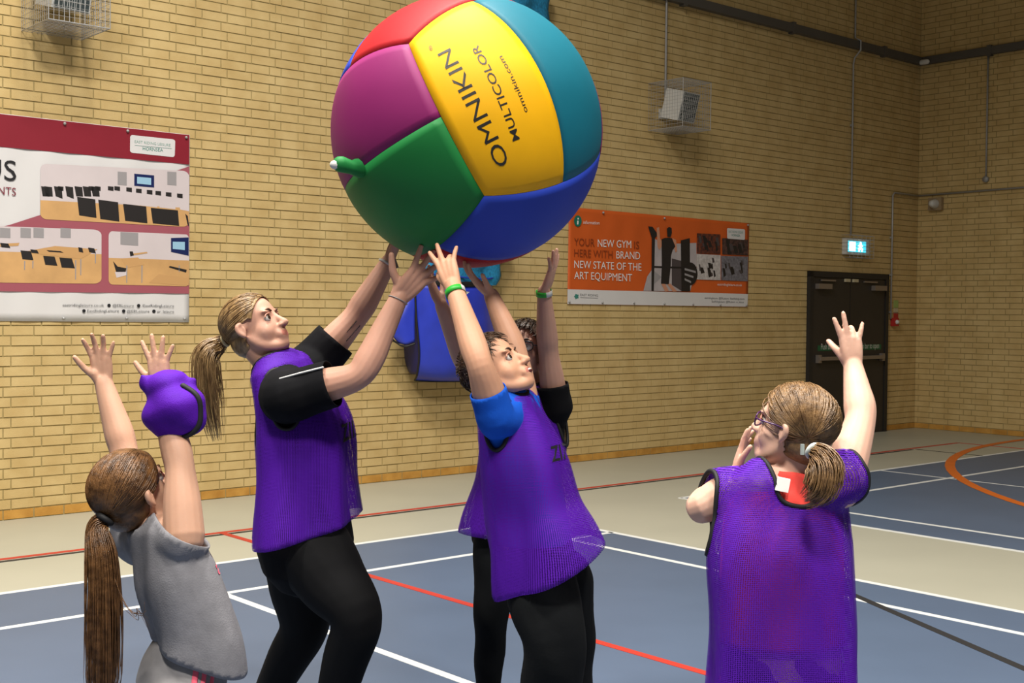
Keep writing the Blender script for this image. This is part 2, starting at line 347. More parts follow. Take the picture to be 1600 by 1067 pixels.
# double door
sl, zt = ws(1261, 426); sr, _ = ws(1384, 440); zt = 2.10
dr = struct(MB().box(wl(sl, 0, .002), AL*.07, NL*.05, UP*zt).box(wl(sr-.07, 0, .002), AL*.07, NL*.05, UP*zt).box(wl(sl, zt-.07, .002), AL*(sr-sl), NL*.05, UP*.07).build('door_1', M_FRAME), 'dark double exit door in the long wall near the corner')
mid = (sl+sr)/2
for k, (s0, s1) in enumerate(((sl+.072, mid-.006), (mid+.006, sr-.072))):
    lf = MB().box(wl(s0, .01, .004), AL*(s1-s0), NL*.035, UP*(zt-.085)).build('door_leaf', M_DOOR, dr)
    MB().box(wl(s0+.10, .98, .045), AL*(s1-s0-.18), NL*.06, UP*.045).box(wl(s0+.08, .95, .04), AL*.06, NL*.05, UP*.10).box(wl(s1-.12, .95, .04), AL*.06, NL*.05, UP*.10).build('push_bar', mat('silver_bar', (150, 140, 132), .4, metal=.6), lf)
    MB().box(wl(s0+.12, 1.10, .0395), AL*(s1-s0-.2), NL*.002, UP*.07).build('push_bar_sign', mat('green_sign', (18, 92, 58), .5), lf)
    V, F = text_geo('Push bar to open'); V = V-[V[:, 0].min(), 0, 0]; k_ = (s1-s0-.32)/V[:, 0].max()
    obj('sign_lettering', [wl(s0+.19+v[0]*k_, 1.118+v[1]*k_*1.5, .042) for v in V], F, M_WPLAST, lf)
    e = s0+.05 if k == 0 else s1-.33
    MB().box(wl(e, zt-.22, .04), AL*.28, NL*.06, UP*.065).box(wl(e+.1, zt-.12, .05), AL*.30*(1 if k == 0 else -1), NL*.02, UP*.02).build('door_closer', MATS['silver_bar'], lf)
    MB().box(wl((mid-.14) if k == 0 else (mid+.04), zt-.12, .04), AL*.10, NL*.03, UP*.04).build('door_latch', mat('cream_latch', (190, 180, 150), .5), lf)
# fire point by the door
s8, z8 = ws(1393, 503); fp = thing('fire_call_point', wl(s8, z8), 'small red fire call point on the wall right of the door', 'fire alarm')
MB().cbox(wl(s8+.03, z8, .03), AL*.055, NL*.03, UP*.055).build('call_point_box', mat('fire_red', (176, 40, 36), .5), fp); MB().tube([wl(s8+.03, z8, .06), wl(s8+.03, z8, .066)], .03, n=14).build('button', M_WPLAST, fp)
s9, z9 = ws(1398, 482); sg = thing('fire_action_sign', wl(s9, z9), 'narrow green and red fire action sign above the call point', 'sign')
for dz, hh, c in ((.06, .05, 'pale_green'), (-.03, .035, 'cream_latch'), (-.10, .05, 'fire_red')):
    MB().cbox(wl(s9+.02, z9+dz, .006), AL*.05, NL*.004, UP*hh).build('sign_panel', mat('pale_green', (150, 175, 100), .5) if c == 'pale_green' else MATS[c], sg)

# ------------------------------------------------------------------ banners
def bmap(u, v, layer): return W(u, v, .012+layer*.0016)
def decal(name, pts, layer, m, parent):
    V = [bmap(u, v, layer) for u, v in pts]; return obj(name, V, [tuple(range(len(V)))], m, parent)
def bil(q, a, b):
    q = np.asarray(q, float); return tuple((1-b)*((1-a)*q[0]+a*q[1])+b*((1-a)*q[3]+a*q[2]))
def rrect(q, r, n=6, ar=1.0):                                  # rounded quad inside TL,TR,BR,BL
    out = []
    for cx, cy, a0 in ((1-r, r*ar, -90), (1-r, 1-r*ar, 0), (r, 1-r*ar, 90), (r, r*ar, 180)):
        for k in range(n+1):
            a = math.radians(a0+90*k/n); out.append(bil(q, cx+r*math.cos(a), cy+r*ar*math.sin(a)))
    return out
def wtext(s, p0, p1, hpx, layer, m, parent, name='lettering', spacing=1.0):   # baseline p0->p1 in pixels, cap height hpx
    V, F = text_geo(s, spacing); x0, x1 = V[:, 0].min(), V[:, 0].max(); ch = .70
    out = []
    for v in V:
        a = (v[0]-x0)/(x1-x0); out.append(bmap(p0[0]+a*(p1[0]-p0[0]), p0[1]+a*(p1[1]-p0[1])-v[1]/ch*hpx, layer))
    return obj(name, out, F, m, parent)
def banner_sheet(name, quad, m, label, nx=60, ny=24, wave=.006):
    t = thing(name, W(*quad[3]), label, 'banner'); V = []; F = []
    for j in range(ny+1):
        for i in range(nx+1):
            u, v = bil(quad, i/nx, j/ny); V.append(W(u, v, .006+.003*math.sin(i*.9+j*.15)*math.sin(j*.35)))
    for j in range(ny):
        for i in range(nx): k = j*(nx+1)+i; F.append((k, k+1, k+nx+2, k+nx+1))
    o = obj('banner_sheet', V, F, m, t, True); so = o.modifiers.new('s', 'SOLIDIFY'); so.thickness = .002; so.offset = -1
    return t
def grommets(t, pts):
    for u, v in pts:
        o = MB().tube([bmap(u, v, 0), bmap(u, v, 5)], .012, n=12).build('eyelet', M_STEEL, t, True)
C1 = lambda x, y: (x/2.964, y/2.964+160)
M_VIN = mat('white_vinyl', (214, 212, 212), .45, .02, 3)
b1 = banner_sheet('banner', [(-260, 148), (296.3, 210.6), (295, 503.5), (-260, 500)], M_VIN, 'red and white banner with photographs of rooms and chairs, left on the wall')
M_MAR = mat('maroon_print', (132, 28, 44), .45, .03, 4); M_ROSE = mat('rose_print', (158, 84, 96), .45, .03, 4); M_TXT = mat('black_print', (28, 28, 32), .5); M_GTX = mat('grey_print', (90, 92, 96), .5)
decal('maroon_band', [(-258, 149), (295.8, 211), (295.6, 257), (-258, 205)], 1, M_MAR, b1)
decal('rose_field', [(-258, 420), C1(45, 567), C1(190, 520), C1(780, 328), (295.6, 260), (295.4, 458.8), (-258, 452)], 1, M_ROSE, b1)
M_PW = mat('print_pale_wall', (205, 194, 196), .5, .03, 4); M_PF = mat('print_wood_floor', (202, 158, 104), .5, .10, 6); M_PB = mat('print_black', (34, 30, 30), .5); M_PT = mat('print_table', (196, 152, 100), .5); M_PN = mat('print_navy', (22, 34, 84), .4); M_PSC = mat('print_screen', (150, 190, 215), .4); M_PG = mat('print_grey', (150, 146, 148), .5)
def photo(name, q, horizon):
    o = decal(name, rrect(q, .045, ar=2.2), 2, M_PW, b1)
    l = rrect(q, .045, ar=2.2); fl_ = [p for p in l if p[1] > bil(q, 0, horizon)[1]+(p[0]-q[0][0])*.05]
    decal('printed_floor', [bil(q, 0, horizon), bil(q, 1, horizon)]+[p for p in l[7:21]], 2.4, M_PF, o); return o
f1 = photo('printed_photo', [C1(187, 283), C1(876, 318), C1(876, 577), C1(187, 540)], .66)
for x0, x1, y0, y1 in ((357, 447, 437, 535), (455, 553, 450, 552), (570, 683, 470, 560), (698, 830, 488, 572), (858, 876, 515, 575)): decal('printed_chair', [C1(x0, y0), C1(x1-6, y0+12), C1(x1, y1), C1(x0+10, y1-12)], 3, M_PB, f1)
for k, x in enumerate((190, 205, 250, 302, 345, 383, 422)): decal('printed_chair', [C1(x, 388), C1(x+36, 392), C1(x+40, 436+(10 if 1 < k < 4 else 0)), C1(x+8, 434)], 3, M_PB, f1)
for x in (268, 410, 440, 500, 530, 585, 630, 680, 720, 768, 820): decal('printed_chair', [C1(x, 388+max(0, x-540)*.12), C1(x+26, 390+max(0, x-540)*.12), C1(x+26, 410+max(0, x-540)*.12), C1(x, 406+max(0, x-540)*.12)], 3, M_PB, f1)
for x in (490, 570, 650, 735, 830): decal('printed_seat', [C1(x, 425+(x-490)*.1), C1(min(876, x+75), 432+(x-490)*.1), C1(min(876, x+78), 470+(x-490)*.1), C1(x+4, 462+(x-490)*.1)], 2.7, M_PW, f1)
decal('printed_television', [C1(622, 330), C1(714, 338), C1(714, 394), C1(622, 386)], 3, M_PN, f1); decal('printed_screen', [C1(635, 344), C1(700, 350), C1(700, 382), C1(635, 376)], 3.4, M_PSC, f1)
for x in (545, 775): decal('printed_board', [C1(x, 320), C1(x+42, 323), C1(x+42, 385), C1(x, 381)], 2.7, M_PG, f1)
f2 = photo('printed_photo', [(-120, 349), C1(470, 590), C1(470, 840), (-120, 440)], .45)
decal('printed_table', [C1(105, 692), C1(255, 665), C1(452, 680), C1(375, 725)], 3, M_PT, f2); decal('printed_table', [C1(0, 655), C1(90, 650), C1(85, 664), C1(0, 668)], 3, M_PT, f2)
for x, y, w_, h_ in ((95, 685, 60, 45), (200, 710, 66, 46), (275, 718, 72, 50), (362, 670, 24, 26), (408, 672, 36, 26), (0, 650, 48, 24), (215, 684, 80, 12), (140, 680, 40, 20)): decal('printed_chair', [C1(x, y), C1(x+w_*.8, y+4), C1(x+w_, y+h_), C1(x+w_*.15, y+h_-4)], 3.4, M_PB, f2)
for x, y0, y1 in ((112, 735, 775), (348, 730, 820), (372, 725, 800), (440, 700, 745), (150, 735, 768)): decal('printed_leg', [C1(x, y0), C1(x+5, y0), C1(x+4, y1), C1(x, y1)], 3.3, M_PG, f2)
for x in (0, 95, 155, 280): decal('printed_board', [C1(x, 580), C1(x+48, 583), C1(x+48, 628), C1(x, 626)], 2.7, M_PG, f2)
f3 = photo('printed_photo', [C1(503, 596), C1(876, 612), C1(876, 852), C1(503, 843)], .5)
decal('printed_television', [C1(792, 628), C1(874, 625), C1(874, 710), C1(792, 692)], 3, M_PN, f3); decal('printed_screen', [C1(800, 645), C1(856, 646), C1(856, 684), C1(800, 678)], 3.4, M_PSC, f3)
decal('printed_table', [C1(560, 722), C1(640, 718), C1(668, 752), C1(588, 766)], 3, M_PT, f3); decal('printed_table', [C1(690, 835), C1(735, 795), C1(874, 815), C1(874, 848)], 3, M_PT, f3); decal('printed_table', [C1(612, 700), C1(680, 692), C1(684, 698), C1(620, 708)], 3, M_PT, f3)
decal('printed_chair', [C1(524, 735), C1(545, 760), C1(585, 768), C1(582, 785), C1(538, 785)], 3.4, M_PB, f3); decal('printed_chair', [C1(600, 690), C1(615, 690), C1(620, 708), C1(604, 712)], 3.4, M_PB, f3); decal('printed_seat', [C1(532, 785), C1(588, 780), C1(586, 800), C1(540, 812)], 3.2, M_PW, f3)
for x in (585, 655, 828): decal('printed_leg', [C1(x, 755), C1(x+5, 755), C1(x+4, 835 if x < 800 else 785), C1(x, 835 if x < 800 else 785)], 3.3, M_PG, f3)
decal('printed_stand', [C1(785, 757), C1(865, 775), C1(862, 788), C1(783, 764)], 3.3, M_PB, f3); decal('printed_board', [C1(558, 600), C1(640, 605), C1(640, 664), C1(558, 658)], 2.7, M_PG, f3)
wtext('US', (-27, 278), (25.5, 283), 32, 2, M_TXT, b1); wtext('NTS', (-3, 303), (25, 306), 12.5, 2, mat('maroon_text', (122, 40, 56), .5), b1)
lg = decal('logo_panel', rrect([C1(603, 150), C1(812, 172), C1(809, 254), C1(602, 232)], .06, ar=2.2), 2.2, M_VIN, b1)
M_TEAL = mat('teal_print', (60, 130, 118), .5); wtext('EAST RIDING LEISURE', C1(624, 187), C1(790, 205), 4.2, 3, mat('pale_teal_print', (130, 165, 155), .5), lg); wtext('HORNSEA', C1(661, 221), C1(755, 229), 5.4, 3, M_TEAL, lg); decal('logo_rule', [C1(624, 198), C1(795, 213), C1(795, 214.5), C1(624, 199.5)], 3, M_TEAL, lg)
wtext('eastridingleisure.co.uk', C1(290, 944), C1(482, 945), 4.2, 2, M_GTX, b1); wtext('@ERLeisure', C1(522, 946), C1(620, 947), 4.2, 2, M_GTX, b1); wtext('/EastRidingLeisure', C1(657, 947), C1(806, 948), 4.2, 2, M_GTX, b1)
wtext('EastRidingLeisure', C1(404, 971), C1(551, 971), 4.2, 2, M_GTX, b1); wtext('@ERLeisure', C1(587, 973), C1(692, 973), 4.2, 2, M_GTX, b1); wtext('er_leisure', C1(728, 974), C1(806, 974), 4.2, 2, M_GTX, b1)
for x, y in ((505, 940), (642, 941), (389, 965), (573, 966), (713, 967)):
    decal('social_icon', [C1(x+8*math.cos(a*.5236), y+8*math.sin(a*.5236)) for a in range(12)], 2, M_TXT, b1)
grommets(b1, [C1(300, 98), C1(592, 132), C1(863, 162), C1(295, 1000), C1(587, 1000), C1(856, 1002)])

C2 = lambda x, y: (x/5.333+880, y/5.333+310)
b2 = banner_sheet('banner', [(889, 323.5), C2(1549, 208), C2(1536, 904), C2(34, 880)], mat('orange_vinyl', (206, 92, 34), .45, .04, 3), 'orange gym banner with white lettering, between the ball and the door')
decal('white_strip', [C2(36, 757), C2(1540, 796), C2(1536, 902), C2(35, 879)], 1, M_VIN, b2)
M_BRN = mat('brown_print', (138, 58, 24), .5); M_WT = mat('white_print', (226, 224, 222), .5)
for s, x0, x1, y, m in (('YOUR', 92, 262, 392, M_BRN), ('NEW GYM', 288, 567, 402, M_WT), ('IS', 592, 634, 419, M_BRN), ('HERE WITH', 92, 412, 484, M_BRN), ('BRAND', 443, 641, 500, M_WT), ('NEW STATE OF THE', 92, 652, 578, M_WT), ('ART EQUIPMENT', 92, 574, 670, M_WT)):
    wtext(s, C2(x0, y), C2(x1, y+(x1-x0)*.045), 11.8, 2, m, b2)
ic = decal('information_disc', [C2(122+32*math.cos(a*.3927), 188+47*math.sin(a*.3927)) for a in range(16)], 2, mat('dark_teal_print', (16, 110, 92), .5), b2); decal('letter_stem', [C2(117, 185), C2(129, 185), C2(127, 216), C2(115, 216)], 3, M_WT, ic); decal('letter_dot', [C2(120, 162), C2(131, 162), C2(130, 176), C2(119, 176)], 3, M_WT, ic); wtext('information', C2(168, 212), C2(302, 217), 5.2, 2, M_WT, b2)
ph = decal('printed_photo', [C2(745, 330), C2(860, 380), C2(1110, 370), C2(1112, 560), C2(1058, 775), C2(668, 770), C2(700, 650), C2(735, 600)], 2, mat('print_gym_grey', (176, 168, 170), .5, .1, 8), b2)
for pts, m, ly in (
    ([(980, 350), (1055, 330), (1058, 776), (985, 774)], M_PB, 3), ([(708, 232), (745, 236), (790, 300), (765, 330), (755, 770), (735, 770), (738, 330)], M_PB, 3.4),
    ([(750, 562), (985, 570), (985, 585), (750, 578)], M_PB, 3), ([(905, 500), (985, 520), (985, 770), (905, 720)], mat('print_dark_grey', (74, 66, 68), .5), 2.6),
    ([(820, 340), (850, 328), (905, 330), (935, 400), (912, 430), (898, 480), (896, 560), (880, 715), (815, 710), (822, 560)], M_PB, 4),
    ([(864, 250), (882, 238), (904, 246), (906, 285), (895, 320), (868, 318)], M_PB, 4), ([(778, 245), (800, 240), (806, 330), (835, 380), (800, 430), (786, 400)], mat('print_skin', (198, 140, 112), .5), 3.7),
    ([(910, 330), (940, 345), (950, 440), (935, 450), (920, 400)], MATS['print_skin'], 3.7), ([(818, 712), (850, 712), (880, 770), (850, 778)], MATS['print_skin'], 3.7), ([(865, 712), (895, 710), (950, 775), (915, 778)], MATS['print_skin'], 3.7), ([(752, 600), (820, 655), (752, 720)], M_PG, 3)):
    decal('printed_shape', [C2(*p) for p in pts], ly, m, ph)
pl = decal('printed_plate', [C2(1060+60*math.cos(a*.3142), 628+95*math.sin(a*.3142)) for a in range(20)], 4.5, M_PB, ph)
for k in range(3): decal('plate_mark', [C2(1012, 580+k*42), C2(1105-k*20, 605+k*42), C2(1105-k*20, 622+k*42), C2(1012, 597+k*42)], 5, M_PG, pl)
for q, m in (([(1115, 290), (1310, 300), (1310, 462), (1115, 458)], mat('print_gym_dark', (58, 42, 46), .5, .35, 30, rgb2=(120, 60, 40))), ([(1325, 330), (1541, 345), (1541, 475), (1325, 465)], mat('print_gym_dark2', (40, 36, 42), .5, .4, 30, rgb2=(96, 66, 60))), ([(1112, 462), (1312, 472), (1312, 682), (1112, 675)], mat('print_gym_light', (190, 184, 182), .5, .2, 30)), ([(1316, 478), (1540, 484), (1538, 690), (1316, 682)], mat('print_gym_mid', (112, 110, 118), .5, .35, 34))):
    o = decal('printed_photo', [C2(*p) for p in q], 2.3, m, b2); x0, y0 = q[0]; x1, y1 = q[2]; rn = random.Random(int(x0))
    for k in range(9):
        a, b, cx, cy = rn.uniform(8, 22), rn.uniform(15, 42), rn.uniform(x0+24, x1-24), rn.uniform(y0+50, y1-46)
        decal('printed_shape', [C2(cx-a, cy-b), C2(cx+a*.3, cy-b*.9), C2(cx+a, cy+b*.7), C2(cx-a*.4, cy+b)], 3+k*.1, M_PB if k % 3 else MATS['print_dark_grey'], o)
o = decal('logo_panel', rrect([C2(1365, 246), C2(1515, 258), C2(1514, 346), C2(1366, 334)], .07, ar=1.8), 3, M_VIN, b2); wtext('EAST RIDING LEISURE', C2(1380, 285), C2(1500, 293), 3.4, 4, MATS['pale_teal_print'], o); wtext('HORNSEA', C2(1405, 314), C2(1475, 320), 3.6, 4, M_TEAL, o)
decal('emblem', [C2(111+(22 if a % 2 else 15)*math.cos(a*.628), 817+(25 if a % 2 else 17)*math.sin(a*.628)) for a in range(10)], 2, M_TEAL, b2); wtext('EAST RIDING', C2(142, 812), C2(290, 818), 3.6, 2, M_GTX, b2); decal('logo_rule', [C2(142, 824), C2(290, 830), C2(290, 833), C2(142, 827)], 2, M_TXT, b2)
wtext('eastridingleisure.co.uk', C2(1285, 726), C2(1490, 732), 4, 2, M_WT, b2)
wtext('eastridingleisure  @ERLeisure  /EastRidingLeisure', C2(1178, 836), C2(1510, 845), 3, 2, M_GTX, b2); wtext('EastRidingLeisure  @ERLeisure  er_leisure', C2(1238, 866), C2(1505, 872), 3, 2, M_GTX, b2)
grommets(b2, [C2(52, 862), C2(327, 866), C2(590, 871), C2(843, 877), C2(1082, 881), C2(1310, 886), C2(1527, 890), C2(335, 118), C2(845, 165), C2(1540, 222)])

# ------------------------------------------------------------------ bundled dividing net in a blue bag
M_BAG = mat('blue_vinyl_bag', (44, 62, 190), .35, .10, 6, .2, 12); M_BAGD = mat('navy_vinyl', (20, 26, 92), .4, .1, 6); M_NET = mat('teal_netting', (30, 130, 176), .75, .30, 40, .8, 60)
nb = thing('net_bag', W(690, 594), 'blue vinyl bag hanging on the brick wall behind the arms', 'bag')
def bp(u, v, off): return W(u, v, off)
def sheet(name, rows, m, parent, sub=6):                        # rows of (u,v,off) control points -> smooth surface
    R = [catmull(np.array([bp(*p) for p in r]), sub) for r in rows]; R = np.array(R); R = np.array([catmull(R[:, j], sub) for j in range(R.shape[1])]).transpose(1, 0, 2)
    h, w_, _ = R.shape; V = R.reshape(-1, 3); F = [(j*w_+i, j*w_+i+1, (j+1)*w_+i+1, (j+1)*w_+i) for j in range(h-1) for i in range(w_-1)]
    o = obj(name, V, F, m, parent, True); so = o.modifiers.new('s', 'SOLIDIFY'); so.thickness = .004; return o
sheet('front_panel', [[(646, 440, .26), (672, 444, .36), (715, 447, .40), (750, 446, .36), (768, 444, .2)], [(650, 490, .28), (676, 492, .38), (716, 493, .42), (754, 492, .36), (774, 490, .18)], [(655, 550, .30), (682, 552, .36), (720, 552, .40), (758, 550, .34), (780, 546, .16)], [(651, 583, .24), (682, 588, .30), (720, 588, .32), (762, 586, .26), (784, 580, .12)], [(648, 594, .10), (682, 595, .14), (720, 595, .14), (764, 593, .12), (786, 588, .04)]], M_BAG, nb)
sheet('side_gusset', [[(650, 432, .27), (640, 440, .14), (636, 446, .02)], [(651, 490, .28), (636, 495, .15), (630, 500, .02)], [(655, 550, .30), (640, 556, .16), (632, 558, .02)], [(652, 585, .24), (642, 584, .12), (638, 580, .02)]], M_BAGD, nb)
sheet('side_flap', [[(649, 432, .275), (640, 452, .24), (632, 470, .22)], [(649, 470, .285), (634, 484, .26), (620, 498, .22)], [(648, 500, .29), (630, 512, .26), (612, 520, .2)], [(648, 534, .30), (634, 538, .27), (622, 536, .2)]], M_BAG, nb)
for pts in ([(648, 428, .28), (650, 490, .292), (655, 550, .312), (652, 583, .25), (648, 594, .11)], [(632, 468, .226), (611, 520, .206), (622, 537, .206), (634, 541, .27), (648, 537, .305)], [(648, 594, .11), (682, 596, .145), (764, 594, .125), (786, 588, .05)]):
    MB().tube(catmull(np.array([bp(*p) for p in pts]), 6), .009, n=6).build('piping', M_BLACK, nb, True)
sheet('top_band', [[(646, 434, .265), (672, 437, .368), (715, 440, .41), (752, 439, .365), (770, 436, .2)], [(646, 441, .268), (672, 445, .37), (715, 448, .412), (752, 447, .367), (770, 444, .2)]], M_BLACK, nb)
decal_o = obj('white_tag', [bp(723, 455, .415), bp(734, 456, .40), (bp(733, 467, .40)), bp(722, 466, .415)], [(0, 1, 2, 3)], M_WPLAST, nb)
nt_ = thing('dividing_net', W(720, 440), 'teal bundled dividing net rising from the blue bag behind the ball', 'net')
V = []; F = []; nr, na = 60, 40
for i in range(nr+1):
    t = i/nr; v = 446-t*476; uc = 712+t*95; hw = 56-t*10+10*math.sin(t*9)
    for j in range(na):
        a = 2*math.pi*j/na; k = 1+.10*math.sin(5*a+t*14)+.06*math.sin(9*a-t*23)+.05*math.sin(t*60+2*a)
        V.append(bp(uc+hw*math.cos(a)*k, v, .22+.17*math.sin(a)*k))
F = [(i*na+j, i*na+(j+1) % na, (i+1)*na+(j+1) % na, (i+1)*na+j) for i in range(nr) for j in range(na)]
obj('net_bundle', V, F, M_NET, nt_, True)
for k in range(6):
    t = .03+k*.19; v = 446-t*476; uc = 712+t*95; hw = 60-t*10
    MB().tube([bp(uc+hw*math.cos(a*.3142), v+4*math.sin(a*.6), .22+.19*math.sin(a*.3142)) for a in range(20)], .008, n=5, closed=True).build('net_tie', mat('net_blue', (30, 60, 170), .6), nt_, True)

# ------------------------------------------------------------------ ball
BC = P(730, 207, 4.2); BR = .4551
BN = np.array([[.5257, -.7986, .293], [.7201, .6011, .3466], [-.453, .0288, .8911]])
ball = thing('inflatable_ball', BC, 'giant six-coloured inflatable ball held up by the players', 'ball')
BCOL = dict(yellow=(240, 178, 10), teal=(14, 104, 124), red=(168, 24, 32), magenta=(132, 32, 96), green=(26, 118, 56), blue=(40, 66, 178))
BM = {k: mat('ball_'+k, c, .58, .05, 5, .12, 900, spec=.25) for k, c in BCOL.items()}
n1, e1, e2 = BN
def panel(nrm, a, b, half, col):                               # face normal, across axis, long axis, half sign across
    N, Mx = 22, 12; V = []; F = []; g = .0015
    for i in range(N+1):
        for j in range(Mx+1):
            x = (g+(1-2*g)*j/Mx)*half; y = (-1+g)+(2-2*g)*i/N
            d = norm(nrm+a*math.tan(x*math.pi/4)+b*math.tan(y*math.pi/4))
            edge = min(j, Mx-j)/Mx*1.0; edge2 = min(i, N-i)/N*2
            V.append(BC+d*BR*(1-.0035*math.exp(-edge*16)-.0035*math.exp(-edge2*16)))
    for i in range(N):
        for j in range(Mx):
            k = i*(Mx+1)+j; f = (k, k+1, k+Mx+2, k+Mx+1); F.append(f)
    q = np.cross(np.array(V[1])-V[0], np.array(V[Mx+1])-V[0])
    if q@nrm < 0: F = [f[::-1] for f in F]
    o = obj('panel', V, F, BM[col], ball, True); o['label'] = col+' fabric panel'
    so = o.modifiers.new('s', 'SOLIDIFY'); so.thickness = .003; return o
panel(n1, e1, e2, -1, 'yellow'); panel(n1, e1, e2, 1, 'teal')
panel(-e1, e2, n1, 1, 'magenta'); panel(-e1, e2, n1, -1, 'green')
panel(-e2, n1, e1, 1, 'blue'); panel(-e2, n1, e1, -1, 'red')
panel(e2, n1, e1, 1, 'red'); panel(e2, n1, e1, -1, 'blue')
panel(-n1, e1, e2, -1, 'teal'); panel(-n1, e1, e2, 1, 'yellow'); panel(e1, e2, n1, 1, 'green'); panel(e1, e2, n1, -1, 'magenta')
_v = [BC+(BR-.011)*np.array([math.cos(a*.19635)*math.sin(b*.19635+1e-3), math.sin(a*.19635)*math.sin(b*.19635+1e-3), math.cos(b*.19635+1e-3)]) for b in range(17) for a in range(32)]
MB().add(_v, [(b*32+a, (b+1)*32+a, (b+1)*32+(a+1) % 32, b*32+(a+1) % 32) for b in range(16) for a in range(32)]).build('inner_bladder', mat('bladder', (60, 60, 70), .6), ball, True)
def ball_text(s, mid_px, end_px, cap, m, name, bold=0):                # runs along +e2 of the yellow panel, tops toward -e1
    V, F = text_geo(s, 1.0, bold); V[:, 0] -= (V[:, 0].min()+V[:, 0].max())/2
    def dirpx(u, v):
        d = ray(u, v); d = d/np.linalg.norm(d); oc = CAM-BC; b = oc@d; dsc = b*b-(oc@oc-BR*BR); return norm(oc+d*(-b-math.sqrt(max(0, dsc))))
    c = dirpx(*mid_px); en = dirpx(*end_px); ln = 2*math.acos(np.clip(c@en, -1, 1)); k = ln/(V[:, 0].max()-V[:, 0].min())
    rd = norm(en-c*(en@c)); ud = np.cross(c, rd); kc = cap/.70
    out = []
    for v in V:
        d = c+rd*math.tan(v[0]*k)+ud*math.tan((v[1]-.35)*kc); out.append(BC+norm(d)*(BR*1.0015))
    # subdivide long faces are small enough to follow the curve
    return obj(name, out, F, m, ball)
M_BTX = mat('ball_print_black', (30, 28, 24), .5)
ball_text('OMNIKIN', (741, 165), (693, 80), .105, M_BTX, 'lettering', 0); ball_text('MULTICOLOR', (777, 141), (741, 72), .056, M_BTX, 'lettering', .004); ball_text('omnikin.com', (803, 130), (781, 88), .034, M_BTX, 'lettering'); ball_text('®', (673, 75), (672, 71), .022, M_BTX, 'registered_mark')
vd = norm(P(562, 262, 3.93)-BC)
vv = MB().tube([BC+vd*BR*.99, BC+vd*(BR+.03)+UP*.01, BC+vd*(BR+.07)+UP*.03], [.034, .022, .026], n=10).build('filling_sleeve', BM['green'], ball, True)
MB().tube([BC+vd*(BR+.075)+UP*.03, BC+vd*(BR+.095)+UP*.035], [.016, .014], n=8).build('valve_tip', M_WPLAST, ball, True)

# ------------------------------------------------------------------ body building tools
def remesh(V, F, vox):
    me = bpy.data.meshes.new('tmp'); me.from_pydata([tuple(map(float, v)) for v in V], [], F); o = bpy.data.objects.new('tmp', me); COL.objects.link(o)
    r = o.modifiers.new('r', 'REMESH'); r.mode = 'VOXEL'; r.voxel_size = vox; r.adaptivity = 0
    dg = bpy.context.evaluated_depsgraph_get(); m2 = bpy.data.meshes.new_from_object(o.evaluated_get(dg))
    n = len(m2.vertices); A = np.empty(n*3); m2.vertices.foreach_get('co', A); L = np.empty(len(m2.loops), np.int64); m2.loops.foreach_get('vertex_index', L)
    bpy.data.objects.remove(o); bpy.data.meshes.remove(me); bpy.data.meshes.remove(m2)
    return A.reshape(-1, 3), L.reshape(-1, 4)
def edges_of(Q):
    E = np.vstack([Q[:, [0, 1]], Q[:, [1, 2]], Q[:, [2, 3]], Q[:, [3, 0]]]); return np.unique(np.sort(E, 1), axis=0)
def smooth(V, Q, it=2, lam=.5):
    E = edges_of(Q); n = len(V); d = np.maximum(1, np.bincount(E.ravel(), minlength=n))[:, None]
    for _ in range(it):
        A = np.zeros_like(V)
        for k in range(3): A[:, k] = np.bincount(E[:, 0], V[E[:, 1], k], n)+np.bincount(E[:, 1], V[E[:, 0], k], n)
        V = V+lam*(A/d-V)
    return V
def normals(V, Q):
    fn = np.cross(V[Q[:, 2]]-V[Q[:, 0]], V[Q[:, 3]]-V[Q[:, 1]]); N = np.zeros_like(V)
    for c in range(4):
        for k in range(3): N[:, k] += np.bincount(Q[:, c], fn[:, k], len(V))
    return N/np.maximum(1e-12, np.linalg.norm(N, axis=1))[:, None]
def qobj(name, V, Q, m, parent, midx=None):
    me = bpy.data.meshes.new(name); me.vertices.add(len(V)); me.vertices.foreach_set('co', np.asarray(V, np.float32).ravel())
    me.loops.add(Q.size); me.loops.foreach_set('vertex_index', Q.ravel().astype(np.int32)); me.polygons.add(len(Q))
    me.polygons.foreach_set('loop_start', np.arange(0, Q.size, 4, dtype=np.int32))
    for x in (m if isinstance(m, (list, tuple)) else [m]): me.materials.append(x)
    if midx is not None: me.polygons.foreach_set('material_index', midx.astype(np.int32))
    me.update(calc_edges=True); me.validate(); me.polygons.foreach_set('use_smooth', np.ones(len(me.polygons), bool))
    o = bpy.data.objects.new(name, me); COL.objects.link(o)
    if parent is not None: o.parent = parent; o.matrix_parent_inverse = parent.matrix_world.inverted()
    return o
